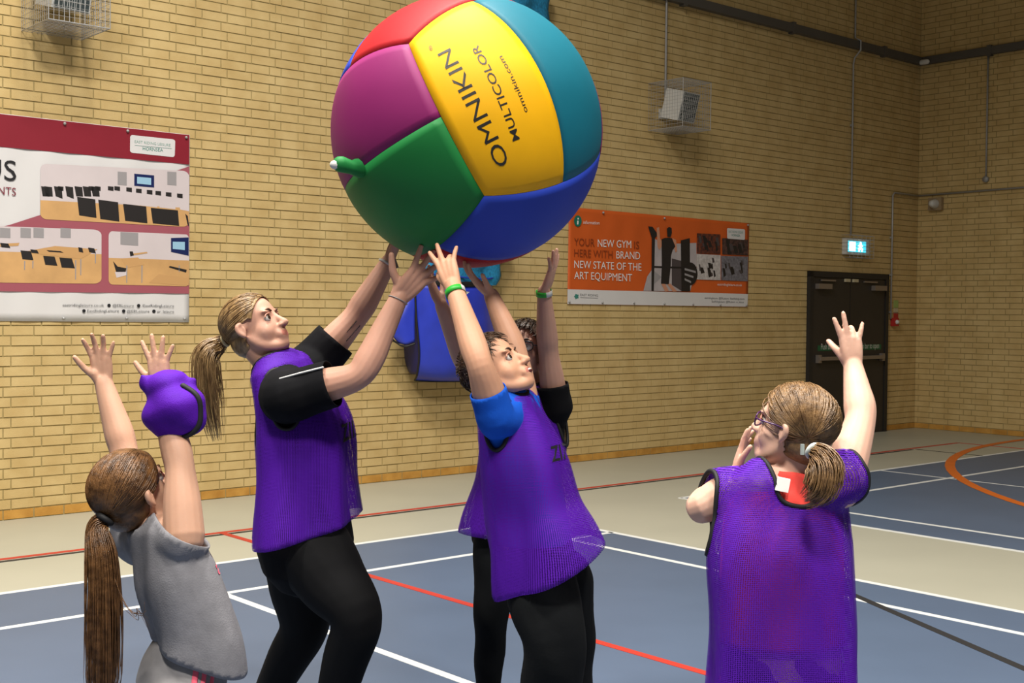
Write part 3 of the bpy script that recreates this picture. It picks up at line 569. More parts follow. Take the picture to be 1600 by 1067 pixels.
class Blob:
    def __init__(s): s.V = []; s.F = []
    def add(s, V, F):
        k = len(s.V); s.V += [tuple(map(float, v)) for v in V]; s.F += [tuple(int(i)+k for i in f) for f in F]
    def tube(s, pts, rad, side=None, sub=5, n=16): s.add(*tube_geo(pts, rad, n=n, side=side, sub=sub))
    def ell(s, c, r, B=np.eye(3), n=16):                       # B rows: local axes in world
        V = []; F = []; c = np.asarray(c, float)
        for i in range(n//2+1):
            a = math.pi*(i+.02)/(n//2+.04)
            for j in range(n): b = 2*math.pi*j/n; V.append(c+np.array([math.sin(a)*math.cos(b)*r[0], math.sin(a)*math.sin(b)*r[1], math.cos(a)*r[2]])@B)
        for i in range(n//2):
            for j in range(n): F.append((i*n+j, (i+1)*n+j, (i+1)*n+(j+1) % n, i*n+(j+1) % n))
        F.append(tuple(range(n))); F.append(tuple((n//2)*n+j for j in range(n))[::-1]); s.add(V, F)
    def mesh(s, vox, it=2): V, Q = remesh(s.V, s.F, vox); return smooth(V, Q, it), Q
def num_grad(g, V, e=.002):
    return np.stack([(g(V+np.eye(3)[k]*e)-g(V-np.eye(3)[k]*e))/(2*e) for k in range(3)], 1)
def cut(V, Q, g):                                              # keep g > 0, snap the rim onto g = 0
    keep = g(V) > 0; Q = Q[keep[Q].all(1)]; used = np.unique(Q); mp = -np.ones(len(V), np.int64); mp[used] = np.arange(len(used)); V = V[used]; Q = mp[Q]
    E = np.sort(np.vstack([Q[:, [0, 1]], Q[:, [1, 2]], Q[:, [2, 3]], Q[:, [3, 0]]]), 1); u, c = np.unique(E, axis=0, return_counts=True); b = np.unique(u[c == 1])
    for _ in range(6):
        gv = g(V[b]); gr = num_grad(g, V[b]); st_ = gv/np.maximum(.2, (gr**2).sum(1)); V[b] -= np.clip(st_, -.02, .02)[:, None]*gr
        be = u[c == 1]; dg_ = np.maximum(1, np.bincount(be.ravel(), minlength=len(V)))[:, None]; av = np.stack([np.bincount(be[:, 0], V[be[:, 1], k], len(V))+np.bincount(be[:, 1], V[be[:, 0], k], len(V)) for k in range(3)], 1)/dg_; V[b] = .5*V[b]+.5*av[b]
    return V, Q
def rims(V, Q):
    E = np.sort(np.vstack([Q[:, [0, 1]], Q[:, [1, 2]], Q[:, [2, 3]], Q[:, [3, 0]]]), 1); u, c = np.unique(E, axis=0, return_counts=True); nb = {}
    for a, b in u[c == 1]: nb.setdefault(a, []).append(b); nb.setdefault(b, []).append(a)
    seen = set(); out = []
    for s in nb:
        if s in seen: continue
        loop = [s]; seen.add(s); cur = s
        while True:
            nx = [x for x in nb[cur] if x not in seen]
            if not nx: break
            cur = nx[0]; seen.add(cur); loop.append(cur)
        if len(loop) > 12: out.append(V[loop])
    return out
def loop_smooth(L, it=6):
    for _ in range(it): L = .5*L+.25*(np.roll(L, 1, 0)+np.roll(L, -1, 0))
    return L

def frame(phi, pitch=0.0, roll=0.0):                           # rows: right, forward, up.  phi: degrees from +Y toward +X
    p, t, r = map(math.radians, (phi, pitch, roll)); F = np.array([math.sin(p)*math.cos(t), math.cos(p)*math.cos(t), math.sin(t)]); R = np.array([math.cos(p), -math.sin(p), 0]); U = np.cross(R, F)
    return np.array([R*math.cos(r)+U*math.sin(r), F, U*math.cos(r)-R*math.sin(r)])
class Head:
    def __init__(s, c, phi, pitch, roll, H): s.c = np.asarray(c, float); s.B = frame(phi, pitch, roll); s.k = H/22.0
    def w(s, p): return s.c+(np.asarray(p, float)*s.k)@s.B
    def loc(s, V): return ((V-s.c)@s.B.T)/s.k
def add_head(b, h, mouth_open=False, chub=0.0):
    k = h.k; E = lambda c, r: b.ell(h.w(c), np.array(r)*k, h.B, 20)
    E((0, -1.2, 3.2), (7.3, 9.2, 7.8)); E((0, 1.6, -2.6), (6.1+chub*.4, 6.6, 7.2)); E((0, 6.2, -8.7), (2.8+chub*.3, 2.4, 2.1))
    for sg in (-1, 1):
        E((sg*3.5, 3.9, -3.4), (2.7+chub*.5, 3.0, 3.6+chub*.3)); b.tube([h.w((sg*5.1, -.4, -3.6)), h.w((sg*(4.3+chub*.3), 2.0, -6.8)), h.w((sg*2.6, 5.0, -8.7)), h.w((0, 6.6, -9.0))], np.array([1.7, 2.0+chub*.3, 1.9, 1.7])*k, sub=4); E((sg*3.1, 6.9, 2.2), (2.4, 1.3, .9))
        b.add(*tube_geo([h.w((sg*7.2, -.4, 1.6)), h.w((sg*8.1, -1.6, 1.2)), h.w((sg*8.2, -1.9, -.6)), h.w((sg*7.5, -.9, -2.4))], np.array([.7, .8, .8, .75])*k, n=10, sub=4)); E((sg*7.3, -.8, -.5), (.6, 1.3, 2.2))
        E((sg*1.1, 8.9, -3.2), (.95, 1.1, .8))
    b.tube([h.w((0, 7.4, 1.6)), h.w((0, 8.5, -.6)), h.w((0, 10.0, -2.9))], np.array([.85, .95, 1.15])*k, sub=4)
    E((0, 7.6, -5.9), (2.9, 1.6, 2.3))
    d = .75 if mouth_open else 0
    b.tube([h.w((-2.3, 7.7, -5.7)), h.w((-.9, 8.45, -5.15)), h.w((.9, 8.45, -5.15)), h.w((2.3, 7.7, -5.7))], np.array([.3, .45, .45, .3])*k, sub=4, n=10)
    b.tube([h.w((-2.2, 7.6, -6.0-d*.3)), h.w((-.8, 8.3, -6.4-d)), h.w((.8, 8.3, -6.4-d)), h.w((2.2, 7.6, -6.0-d*.3))], np.array([.3, .5, .5, .3])*k, sub=4, n=10)
def add_hand(b, wrist, fdir, pn, right, L, curl=(.25, .25, .3, .35), spread=1.0, thumb=(.75, .35), arm_r=None):
    Y = norm(fdir); Z = norm(np.asarray(pn)-Y*(np.asarray(pn)@Y)); X = np.cross(Y, Z)*(1 if right else -1)
    def p(x, y, z): return np.asarray(wrist)+(X*x+Y*y+Z*z)*L
    kx, ky, fl_ = (.150, .052, -.048, -.142), (.50, .53, .505, .455), (.40, .45, .42, .33)
    for i in range(4):
        b.tube([p(kx[i]*.55, -.02, 0), p(kx[i]*.8, .24, -.012), p(kx[i], ky[i], 0)], np.array([.085, .085, .066])*L, sub=4, n=10)
        a = math.radians((13, 3, -7, -18)[i]*spread); d = X*math.sin(a)+Y*math.cos(a); q = p(kx[i], ky[i], 0); pts = [q]; ang = 0
        for j, fr in enumerate((.45, .30, .25)):
            ang += curl[i]*(.7, 1.0, .7)[j]; q = q+(d*math.cos(ang)+Z*math.sin(ang))*fl_[i]*fr*L; pts.append(q)
        b.tube(pts, np.array([.060, .054, .050, .043])*L*(.9 if i == 3 else 1), sub=4, n=10)
    b.tube([p(.09, .05, .03), p(.16, .20, .05)], np.array([.095, .09])*L, sub=1, n=10)
    a, c = thumb; d = X*math.sin(a)+Y*math.cos(a)*(1 if a < 1.6 else 1); q = p(.13, .14, .04)
    q1 = q+(d*math.cos(c*.4)+Z*math.sin(c*.4))*.23*L; q2 = q1+(norm(d+Y*.35)*math.cos(c)+Z*math.sin(c))*.17*L; q3 = q2+(norm(d+Y*.5)*math.cos(c)+Z*math.sin(c))*.13*L
    b.tube([q, q1, q2, q3], np.array([.085, .068, .060, .050])*L, sub=4, n=10)
SKIN = {}
def skin(name, rgb): return mat('skin_'+name, tuple(int(c*.965) for c in rgb), .55, .05, 14, .05, 300, sss=.12, spec=.35)
M_LIP = mat('lips', (188, 118, 104), .5); M_EYEW = mat('eye_white', (205, 200, 194), .4, spec=.25); M_IRIS = mat('iris', (62, 46, 34), .45, spec=.2); M_PUP = mat('pupil', (12, 10, 10), .1)

def eyes(person, h, look=(0, 0), iris=M_IRIS, brow=None, lid=None):
    for sg in (-1, 1):
        c = h.w((sg*3.05, 6.35, .1)); r = 1.2*h.k; d = norm(np.array([look[0]*.3, 1, look[1]*.3])); V = []; F = []; n = 16
        R = np.array([norm(np.cross(d, [0, 0, 1])), d, norm(np.cross(np.cross(d, [0, 0, 1]), d))])
        for i in range(19):
            a = math.pi*(i+.01)/18.02
            for j in range(n): t = 2*math.pi*j/n; V.append(c+((np.array([math.sin(a)*math.cos(t), math.cos(a), math.sin(a)*math.sin(t)])@R)*r)@h.B)
        mi = []
        for i in range(18):
            for j in range(n): F.append((i*n+j, i*n+(j+1) % n, (i+1)*n+(j+1) % n, (i+1)*n+j)); mi.append(2 if i < 2 else (1 if i < 4 else 0))
        o = obj('eye', V, F, [M_EYEW, iris, M_PUP], person, True); o.data.polygons.foreach_set('material_index', mi)
        b = MB().tube([h.w((sg*(3.1+1.75*math.cos(a)), 6.55+1.05*(1-abs(math.cos(a))*.75), .35+1.0*math.sin(a))) for a in np.linspace(.0, math.pi, 9)], .24*h.k, n=6); b.build('eyelid', lid or MATS['lips'], person, True)
        if brow: MB().tube([h.w((sg*1.5, 8.0, 2.1)), h.w((sg*3.0, 7.9, 2.75)), h.w((sg*4.6, 6.9, 2.4))], np.array([.26, .30, .12])*h.k, n=6, sub=4).build('eyebrow', brow, person, True)
def strands(name, P_, r, m, parent, n=3, kind=True):           # list of polylines -> one mesh of thin hair locks
    V = []; F = []; k = 0
    for pts in P_:
        N = len(pts); rr = r*np.concatenate([np.linspace(.7, 1, N//2), np.linspace(1, .25, N-N//2)]); v, f = tube_geo(pts, rr, n=n, cap='flat'); V.append(v); F += [tuple(i+k for i in q) for q in f]; k += len(v)
    V = np.vstack(V); me = bpy.data.meshes.new(name); me.from_pydata(V.tolist(), [], F); me.materials.append(m); me.polygons.foreach_set('use_smooth', np.ones(len(F), bool)); o = bpy.data.objects.new(name, me); COL.objects.link(o); o.parent = parent; o.matrix_parent_inverse = parent.matrix_world.inverted()
    if kind: o['kind'] = 'stuff'
    return o
HC, HRAD = np.array([0, -1.2, 3.2]), np.array([7.75, 9.65, 8.25])
def hair_cap(person, h, m, line, thick=0.0):                   # scalp cap cut along the hairline
    b = Blob(); b.ell(h.w(HC), (HRAD+thick)*h.k, h.B, 28); b.ell(h.w((0, -3.2, -2.5)), np.array([6.3+thick, 6.6+thick, 6.0])*h.k, h.B, 20)
    V, Q = b.mesh(.005, 2)
    def g(X): q = h.loc(X); return line(q)*h.k
    V, Q = cut(V, Q, g); o = qobj('hair', V, Q, m, person); so = o.modifiers.new('s', 'SOLIDIFY'); so.thickness = .003; so.offset = -1; return o
def swept(h, tie, line, n, jitter=.35, lift=.25, rnd=None):    # locks running over the scalp to the tie
    out = []; dt = norm((np.asarray(tie, float)-HC)/HRAD); rnd = rnd or RNG
    while len(out) < n:
        d = norm(rnd.normal(size=3)); q = HC+d*HRAD
        if line(q[None])[0] < 0 or d@dt > .93 or q[2] < -6: continue
        om = math.acos(np.clip(d@dt, -1, 1)); P_ = []; wv = rnd.normal()*jitter*.08
        for t in np.linspace(0, 1, 11):
            e = (math.sin((1-t)*om)*d+math.sin(t*om)*dt)/max(1e-4, math.sin(om)); e = norm(e+np.cross(e, dt)*wv*math.sin(t*math.pi)); P_.append(h.w(HC+e*(HRAD+lift*(.4+.6*math.sin(t*math.pi)))))
        out.append(np.array(P_))
    return out
def tail(path, width, n, rnd, flare=.5, pts=16):               # ponytail locks along a path
    C = catmull(np.asarray(path, float), 8); Wd = np.interp(np.linspace(0, 1, len(C)), np.linspace(0, 1, len(width)), width); idx = np.linspace(0, 1, pts); out = []
    T_ = np.gradient(C, axis=0); T_ /= np.linalg.norm(T_, axis=1)[:, None]; s = np.cross(T_, [0.3, 1, .1]); s /= np.linalg.norm(s, axis=1)[:, None]; u = np.cross(T_, s)
    for _ in range(n):
        r, a = math.sqrt(rnd.uniform()), rnd.uniform(0, 6.283); ln = rnd.uniform(.72, 1.0); ph = rnd.uniform(0, 6.28); P_ = []
        for t in idx:
            f = t*ln*(len(C)-1); i = int(f); j = min(i+1, len(C)-1); q = f-i; c = C[i]*(1-q)+C[j]*q; wd = Wd[i]*(1-q)+Wd[j]*q
            k = r*(1+flare*.25*math.sin(ph+3*t)); P_.append(c+s[i]*math.cos(a)*wd*k+u[i]*math.sin(a)*wd*.8*k)
        out.append(np.array(P_))
    return out
def ring_tie(person, c, axis, R, r, m, name='hair_tie'):
    a = norm(axis); x = norm(np.cross(a, [.3, .2, 1])); y = np.cross(a, x); return MB().tube([np.asarray(c)+x*R*math.cos(t*.3491)+y*R*math.sin(t*.3491) for t in range(18)], r, n=8, closed=True).build(name, m, person, True)
def capsule(a, b, r):                                          # signed distance to a capsule
    a, b = np.asarray(a, float), np.asarray(b, float)
    def f(X): d = b-a; t = np.clip((X-a)@d/(d@d), 0, 1); return np.linalg.norm(X-(a+t[:, None]*d), axis=1)-r
    return f
def plane(p, n): p, n = np.asarray(p, float), norm(n); return lambda X: (X-p)@n
def gmin(*fs): return lambda X: np.min([f(X) for f in fs], axis=0)
def body_volume(b, J, s=1.0, fat=0.0, legs=True, rt=None):
    """J: joints; lat: lateral axis.  torso, arms, legs as overlapping tapered tubes"""
    lat = J['lat']; w = J['tw']                                 # tw: list of (lateral, depth) at pelvis, waist, chest, upper chest
    b.tube([J['pelvis'], J['waist'], J['chest'], J['upper']], np.array(w)+fat, side=lat, sub=5, n=24)
    b.tube([J['upper'], J['neck'], J['skull']], np.array([.062, .05, .052])*J['ns']+fat*.4, sub=5)
    for S_ in 'RL':
        sh, el, wr = J['sh'+S_], J['el'+S_], J['wr'+S_]; a = J['ar']
        b.tube([J['upper']*.55+sh*.45, sh], np.array([.060, .056])*a, sub=1)
        b.tube([sh, sh*.5+el*.5, el*.92+sh*.08, el*.8+wr*.2, el*.45+wr*.55, wr], np.array([.058, .053, .043, .045, .038, .028])*a, sub=5)
    if legs:
        for S_ in 'RL':
            hp, kn, an = J['hp'+S_], J['kn'+S_], J['an'+S_]; g = J['lr']
            b.tube([hp, hp*.55+kn*.45, kn, kn*.65+an*.35, an], np.array([.100, .086, .060, .060, .040])*g, sub=5)
            f = norm(J['fwd']*[1, 1, 0]); b.tube([an-f*.03-UP*.02, an+f*.06-UP*.03, an+f*.14-UP*.045], np.array([.040, .042, .028])*g, sub=4)
def person_root(loc, label): return thing('person', (loc[0], loc[1], 0), label, 'person')
def finish_body(person, b, h, sk, vox=.0034, lips=True):
    V, Q = b.mesh(vox, 2); mi = np.zeros(len(Q), int); q = h.loc(V)     # soften the skull and cheeks, keep nose, lips, ears crisp
    near = (np.linalg.norm(q/[9, 11, 12.5], axis=1) < 1.25); kx = np.exp(-((q[:, 0]/2.6)**2+((q[:, 2]+3.6)/3.6)**2)*1.0)*(q[:, 1] > 6.2); ke = np.clip((abs(q[:, 0])-6.6)*.9, 0, 1)*(abs(q[:, 2]) < 3.5); wt_ = near*np.clip(1-1.1*kx-ke, 0.02, 1)
    fm = near[Q].any(1); sub_ = np.unique(Q[fm]); mp_ = -np.ones(len(V), np.int64); mp_[sub_] = np.arange(len(sub_)); E_ = edges_of(mp_[Q[fm]]); X_ = V[sub_]; n_ = len(sub_); d_ = np.maximum(1, np.bincount(E_.ravel(), minlength=n_))[:, None]; w_ = (wt_*near)[sub_][:, None]
    for _ in range(34):
        A_ = np.stack([np.bincount(E_[:, 0], X_[E_[:, 1], k], n_)+np.bincount(E_[:, 1], X_[E_[:, 0], k], n_) for k in range(3)], 1); X_ = X_+.5*w_*(A_/d_-X_)
    V[sub_] = X_
    r_ = V-BC; d_ = np.linalg.norm(r_, axis=1); k_ = d_ < BR+.001; V[k_] = BC+r_[k_]/d_[k_][:, None]*(BR+.001)      # fingertips press on the ball, never into it
    if lips:
        q = h.loc(V[Q].mean(1)); up = (abs(q[:, 0]) < 2.0) & (q[:, 1] > 7.7) & (q[:, 2] > -7.0+.25*abs(q[:, 0])) & (q[:, 2] < -4.85-.2*abs(q[:, 0])); mi[up] = 1
    return qobj('body', V, Q, [sk, M_LIP], person, mi)
def garment(name, person, b, m, g=None, vox=.008, it=3, folds=None, thick=.003, trim=None, trim_r=.007, trim_skip=None, axis=None):
    V, Q = b.mesh(vox, it)
    if folds is not None: V = V+normals(V, Q)*folds(V)[:, None]
    if g is not None: V, Q = cut(V, Q, g)
    o = qobj(name, V, Q, m, person); so = o.modifiers.new('s', 'SOLIDIFY'); so.thickness = thick; so.offset = 0
    if axis is not None:                                        # knit runs round the body: unroll to UV in metres
        c, la, fw = axis; d = V[Q]-np.asarray(c); a = np.arctan2(d@fw, d@la); a = np.where(a-a[:, :1] > 3, a-2*math.pi, np.where(a-a[:, :1] < -3, a+2*math.pi, a)); uv = np.stack([a*.17, V[Q][:, :, 2]], 2).reshape(-1, 2)
        o.data.uv_layers.new(name='knit').data.foreach_set('uv', uv.ravel())
    if trim is not None:
        for L in rims(V, Q):
            if trim_skip is not None and trim_skip(L): continue
            MB().tube(loop_smooth(L), trim_r, n=6, closed=True).build('trim', trim, o, True)
    return o
def foldf(c, lat, fwd, amp, k, z0, z1, seed=0):                # vertical folds growing from height z0 (none) to z1 (full)
    def f(X):
        d = X-np.asarray(c); a = np.arctan2(d@fwd, d@lat); t = np.clip((X[:, 2]-z0)/(z1-z0), 0, 1)
        return amp*t*(np.sin(k*a+seed+X[:, 2]*1.5)+.5*np.sin((k+3)*a+2*seed-X[:, 2]*2.5)) + amp*.2*np.sin(X[:, 2]*16+2*a+seed)*np.sin(a+seed)
    return f
from mathutils.bvhtree import BVHTree
def cloth_text(s, o, mid, xd, ud, width, height, m, parent, rd):
    V, F = text_geo(s, 1.05, .02); x0, x1 = V[:, 0].min(), V[:, 0].max(); me = o.data; off = o.matrix_world
    bv = BVHTree.FromPolygons([v.co[:] for v in me.vertices], [tuple(p.vertices) for p in me.polygons]); out = []
    for v in V:
        p = np.asarray(mid)+xd*((v[0]-x0)/(x1-x0)-.5)*width+ud*(v[1]/.7-.5)*height; h_ = bv.ray_cast(Vector(p-rd*.5), Vector(rd)); q = np.array(h_[0]) if h_[0] is not None else p
        out.append(q-rd*.005)
    return obj('lettering', out, F, m, parent)
M_BIB = mat('purple_mesh_bib', (86, 20, 168), .7, .06, 6, .1, 420, spec=.25, holes=(230.0, .35)); M_TRIM = mat('black_trim', (14, 14, 18), .7); M_BTEE = mat('black_tee', (15, 15, 18), .9, .1, 20, .1, 300, spec=.15)
M_LEG = mat('black_leggings', (12, 12, 14), .85, .1, 14, spec=.2); M_JOG = mat('black_joggers', (16, 18, 20), .9, .12, 9, .15, 120, spec=.15)

# ------------------------------------------------------------------ the woman
def ground(p, z=.05): q = np.array(p, float); q[2] = z; return q
def woman():
    z = 4.2; pr = person_root(P(480, 1000, z), 'woman with long fair ponytail in purple bib and black leggings pushing the ball')
    sk = skin('woman', (206, 156, 134)); h = Head(P(399, 512, z), 106, 27, 0, .236)
    f = frame(106); lat, fwd = f[0], f[1]
    J = dict(lat=lat, fwd=fwd, ns=1.12, ar=1.06, lr=1.12, tw=[(.185, .145), (.155, .125), (.165, .135), (.15, .085)],
             pelvis=P(478, 850, z), waist=P(474, 755, z), chest=P(470, 668, z), upper=P(448, 602, z), neck=P(424, 568, z), skull=h.w((0, -2.5, -3)),
             shR=P(450, 620, 4.02), elR=P(566, 585, 3.98), wrR=P(624, 464, 4.03), shL=P(488, 572, 4.38), elL=P(558, 492, 4.40), wrL=P(607, 410, 4.42),
             hpR=P(490, 862, 4.12), knR=P(557, 965, 4.02), anR=ground(P(505, 1180, 4.2), .09), hpL=P(472, 866, 4.28), knL=P(475, 980, 4.34), anL=ground(P(405, 1180, 4.5), .09))
    b = Blob(); body_volume(b, J); add_head(b, h)
    add_hand(b, J['wrR'], (.62, -.05, .68), (.05, .85, .45), True, .195, curl=(.05, .08, .1, .12), spread=1.7, thumb=(1.15, .1))
    add_hand(b, J['wrL'], (.25, .35, .75), (.75, .1, .3), False, .18, curl=(.2, .2, .2, .25), spread=1.0, thumb=(.8, .3))
    finish_body(pr, b, h, sk); hm = mat('fair_hair', (122, 92, 60), .38, .35, 60, .3, 300, stretch=(1, 1, .3), rgb2=(168, 136, 92)); eyes(pr, h, (.6, .3), brow=mat('brow_brown', (92, 62, 44), .7), lid=mat('lid_woman', (176, 122, 102), .5))
    line = lambda q: np.minimum(2.4+.58*q[:, 2]-q[:, 1], 40)-np.where((abs(q[:, 0]) > 5.5) & (q[:, 2] < 1.5), np.clip(3.6+q[:, 1]*.9, 0, 6), 0)
    hair_cap(pr, h, hm, line); tie = (0, -10.6, 1.0); strands('hair_locks', swept(h, tie, line, 520, rnd=np.random.default_rng(1)), .0017, hm, pr)
    t0 = h.w(tie); d0 = norm(h.w((0, -13, 1))-t0)
    strands('ponytail', tail([t0, t0+d0*.035+UP*.0, P(322, 560, z), P(326, 620, z), P(338, 690, z)], [.014, .026, .045, .05, .026], 300, np.random.default_rng(2), 1.0), .0017, hm, pr); ring_tie(pr, t0+d0*.008, d0, .017, .006, mat('cream_tie', (206, 192, 150), .7))
    # black tee with sleeves
    b = Blob(); b.tube([J['pelvis'], J['waist'], J['chest'], J['upper']], np.array(J['tw'])+[.012, .012], side=lat, sub=5, n=24)
    for S_, e in (('R', .60), ('L', .52)): sh, el = J['sh'+S_], J['el'+S_]; q = sh+(el-sh)*e; b.tube([J['upper']*.6+sh*.4, sh, sh*.5+q*.5, q, q+(q-sh)*.25], np.array([.085, .086, .080, .076, .07])*1.02, sub=4)
    def sl(S_, e): sh, el = J['sh'+S_], J['el'+S_]; q = sh+(el-sh)*e; pl_ = plane(q, sh-el); c = capsule(sh, el, .11); return lambda X: np.maximum(pl_(X), c(X))
    g = gmin(sl('R', .60), sl('L', .52), capsule(J['upper']*.3+J['neck']*.7, J['neck']*2-J['upper'], .058))
    tee = garment('t_shirt', pr, b, M_BTEE, g, .0075, 3, folds=foldf(J['chest'], lat, fwd, .003, 5, 1.6, 1.1))
    sh, el = J['shR'], J['elR']; q0, q1 = sh+(el-sh)*.02, sh+(el-sh)*.58; nn_ = norm(np.cross(el-sh, [0, 1, 0])); nn_ = nn_ if nn_[2] > 0 else -nn_; cm = norm(nn_*.72+np.array([0, -1, 0])*.70)
    MB().tube([q0+cm*.089, q0*.5+q1*.5+cm*.0865, q1+cm*.0815], .0035, n=6).build('sleeve_piping', M_WPLAST, tee, True)
    # bib
    b = Blob(); b.tube([P(483, 905, z), J['pelvis']+fwd*.01, J['waist']+fwd*.015, J['chest']+fwd*.01, J['upper']], np.array([(.262, .180), (.246, .174), (.205, .160), (.190, .160), (.165, .108)]), side=lat, sub=5, n=28)
    hem = plane(P(480, 826, z), np.array([.26, -.05, 1])*[-1, 1, 1])
    def arm(S_): sh = J['sh'+S_]; sg = 1 if S_ == 'R' else -1; return capsule(sh-lat*sg*.00+UP*.05+lat*sg*.02, sh+lat*sg*.12-UP*.13+fwd*.03, .088)
    g = gmin(hem, arm('R'), arm('L'), capsule(J['neck']-(J['neck']-J['upper'])*.25, J['neck']*2-J['upper'], .075))
    bib = garment('bib', pr, b, M_BIB, g, .009, 3, folds=foldf(J['chest'], lat, fwd, .013, 5, 1.45, .85, 1), axis=(J['chest'], lat, fwd), trim=M_TRIM, trim_r=.0065, trim_skip=lambda L: L[:, 2].mean() < J['waist'][2])
    cloth_text('ZIL', bib, P(538, 671, z), norm(np.array([.75, .6, .1])), UP, .10, .055, M_TRIM, bib, norm(np.array([-.55, .8, 0])))
    b = Blob(); b.tube([J['pelvis'], J['pelvis']*.6+J['waist']*.4], [(.193, .152), (.175, .14)], side=lat, sub=1, n=24)
    for S_ in 'RL': hp, kn, an = J['hp'+S_], J['kn'+S_], J['an'+S_]; b.tube([hp, hp*.55+kn*.45, kn, kn*.65+an*.35, an*.97+kn*.03], np.array([.128, .112, .082, .072, .05])*1.04, sub=5)
    garment('leggings', pr, b, M_LEG, None, .009, 4)
    ring_tie(pr, J['wrL']*.97+J['elL']*.03, J['wrL']-J['elL'], .031, .005, mat('watch_strap', (196, 190, 182), .5), 'watch_strap'); wt = J['wrL']+np.array([.024, -.02, -.008]); MB().cbox(wt, np.array([.009, 0, .004]), np.array([0, .012, 0]), np.array([-.005, 0, .014])).build('watch', mat('watch_case', (120, 112, 104), .35, metal=.5), pr)
    ring_tie(pr, J['wrR']*.96+J['elR']*.04, J['wrR']-J['elR'], .033, .0016, M_STEEL, 'bracelet')
    for k in range(2):
        a, c = J['shL']*.35+J['elL']*.65, J['shL']*.05+J['elL']*.95; o_ = np.array([.012+.012*k, -.047, -.012-.016*k]); MB().tube([a+o_+(c-a)*t+UP*.0025*math.sin(t*60) for t in np.linspace(0, 1, 26)], .0013, n=4).build('tattoo_line', M_TXT, pr)
    for sg in (J['anR'], J['anL']): shoe(pr, sg, fwd, 1.1)
    return pr
def shoe(pr, an, fwd, k, m=None):
    f = norm(np.array(fwd)*[1, 1, 0]); b = Blob(); c = np.array([an[0], an[1], .0]); b.tube([c-f*.06*k+UP*.045, c+f*.05*k+UP*.045, c+f*.15*k+UP*.038], np.array([(.045, .042), (.05, .042), (.042, .034)])*k, side=np.cross(f, UP), sub=4); b.tube([c-f*.02+UP*.05, c-f*.02+UP*.10], np.array([.05, .047])*k, sub=1)
    V, Q = b.mesh(.007, 3); V[:, 2] = np.maximum(V[:, 2], .004); qobj('shoe', V, Q, m or mat('dark_trainer', (40, 40, 46), .6), pr)
woman()

# ------------------------------------------------------------------ boy reaching up at the front, blue tee
def tee_sleeves(b, J, e, r):
    for S_ in 'RL': sh, el = J['sh'+S_], J['el'+S_]; q = sh+(el-sh)*e; b.tube([J['upper']*.6+sh*.4, sh, sh*.5+q*.5, q, q+(q-sh)*.3], np.array([1.15, 1.04, 1.0, .98, .95])*r, sub=4)
def sleeve_cut(J, S_, e, r=.12):
    sh, el = J['sh'+S_], J['el'+S_]; pl_ = plane(sh+(el-sh)*e, sh-el); c = capsule(sh+(el-sh)*e*.6, el, r); return lambda X: np.maximum(pl_(X), c(X))
def short_hair(h, line, n, rnd, ln=5.0, fwd=.7, lift=.9):
    out = []
    while len(out) < n:
        d = norm(rnd.normal(size=3)); q = HC+d*HRAD
        if line(q[None])[0] < .1: continue
        flow = norm(np.array([rnd.normal()*.25, fwd if d[2] > .2 else -.1, -.55 if d[2] < .75 else -.1])); P_ = []; e = d.copy(); L_ = ln*rnd.uniform(.7, 1.1)
        for t in np.linspace(0, 1, 7): P_.append(h.w(HC+e*(HRAD+.15+lift*math.sin(t*2.2)))); e = norm(e+(flow-e*(flow@e))*L_/7/8.5)
        out.append(np.array(P_))
    return out
def trousers(pr, J, m, r=(.118, .108, .086, .080, .062), wst=(.155, .125), top=.35, name='trousers', vox=.009):
    lat = J['lat']; b = Blob(); b.tube([J['pelvis'], J['pelvis']*(1-top)+J['waist']*top], [wst, (wst[0]*.95, wst[1]*.95)], side=lat, sub=1, n=24)
    for S_ in 'RL': hp, kn, an = J['hp'+S_], J['kn'+S_], J['an'+S_]; b.tube([hp, hp*.55+kn*.45, kn, kn*.55+an*.45, an*.96+kn*.04], np.array(r), sub=5)
    return garment(name, pr, b, m, None, vox, 3, folds=lambda X: .004*np.sin(X[:, 2]*30+X[:, 0]*18)*np.sin(X[:, 0]*25+1))
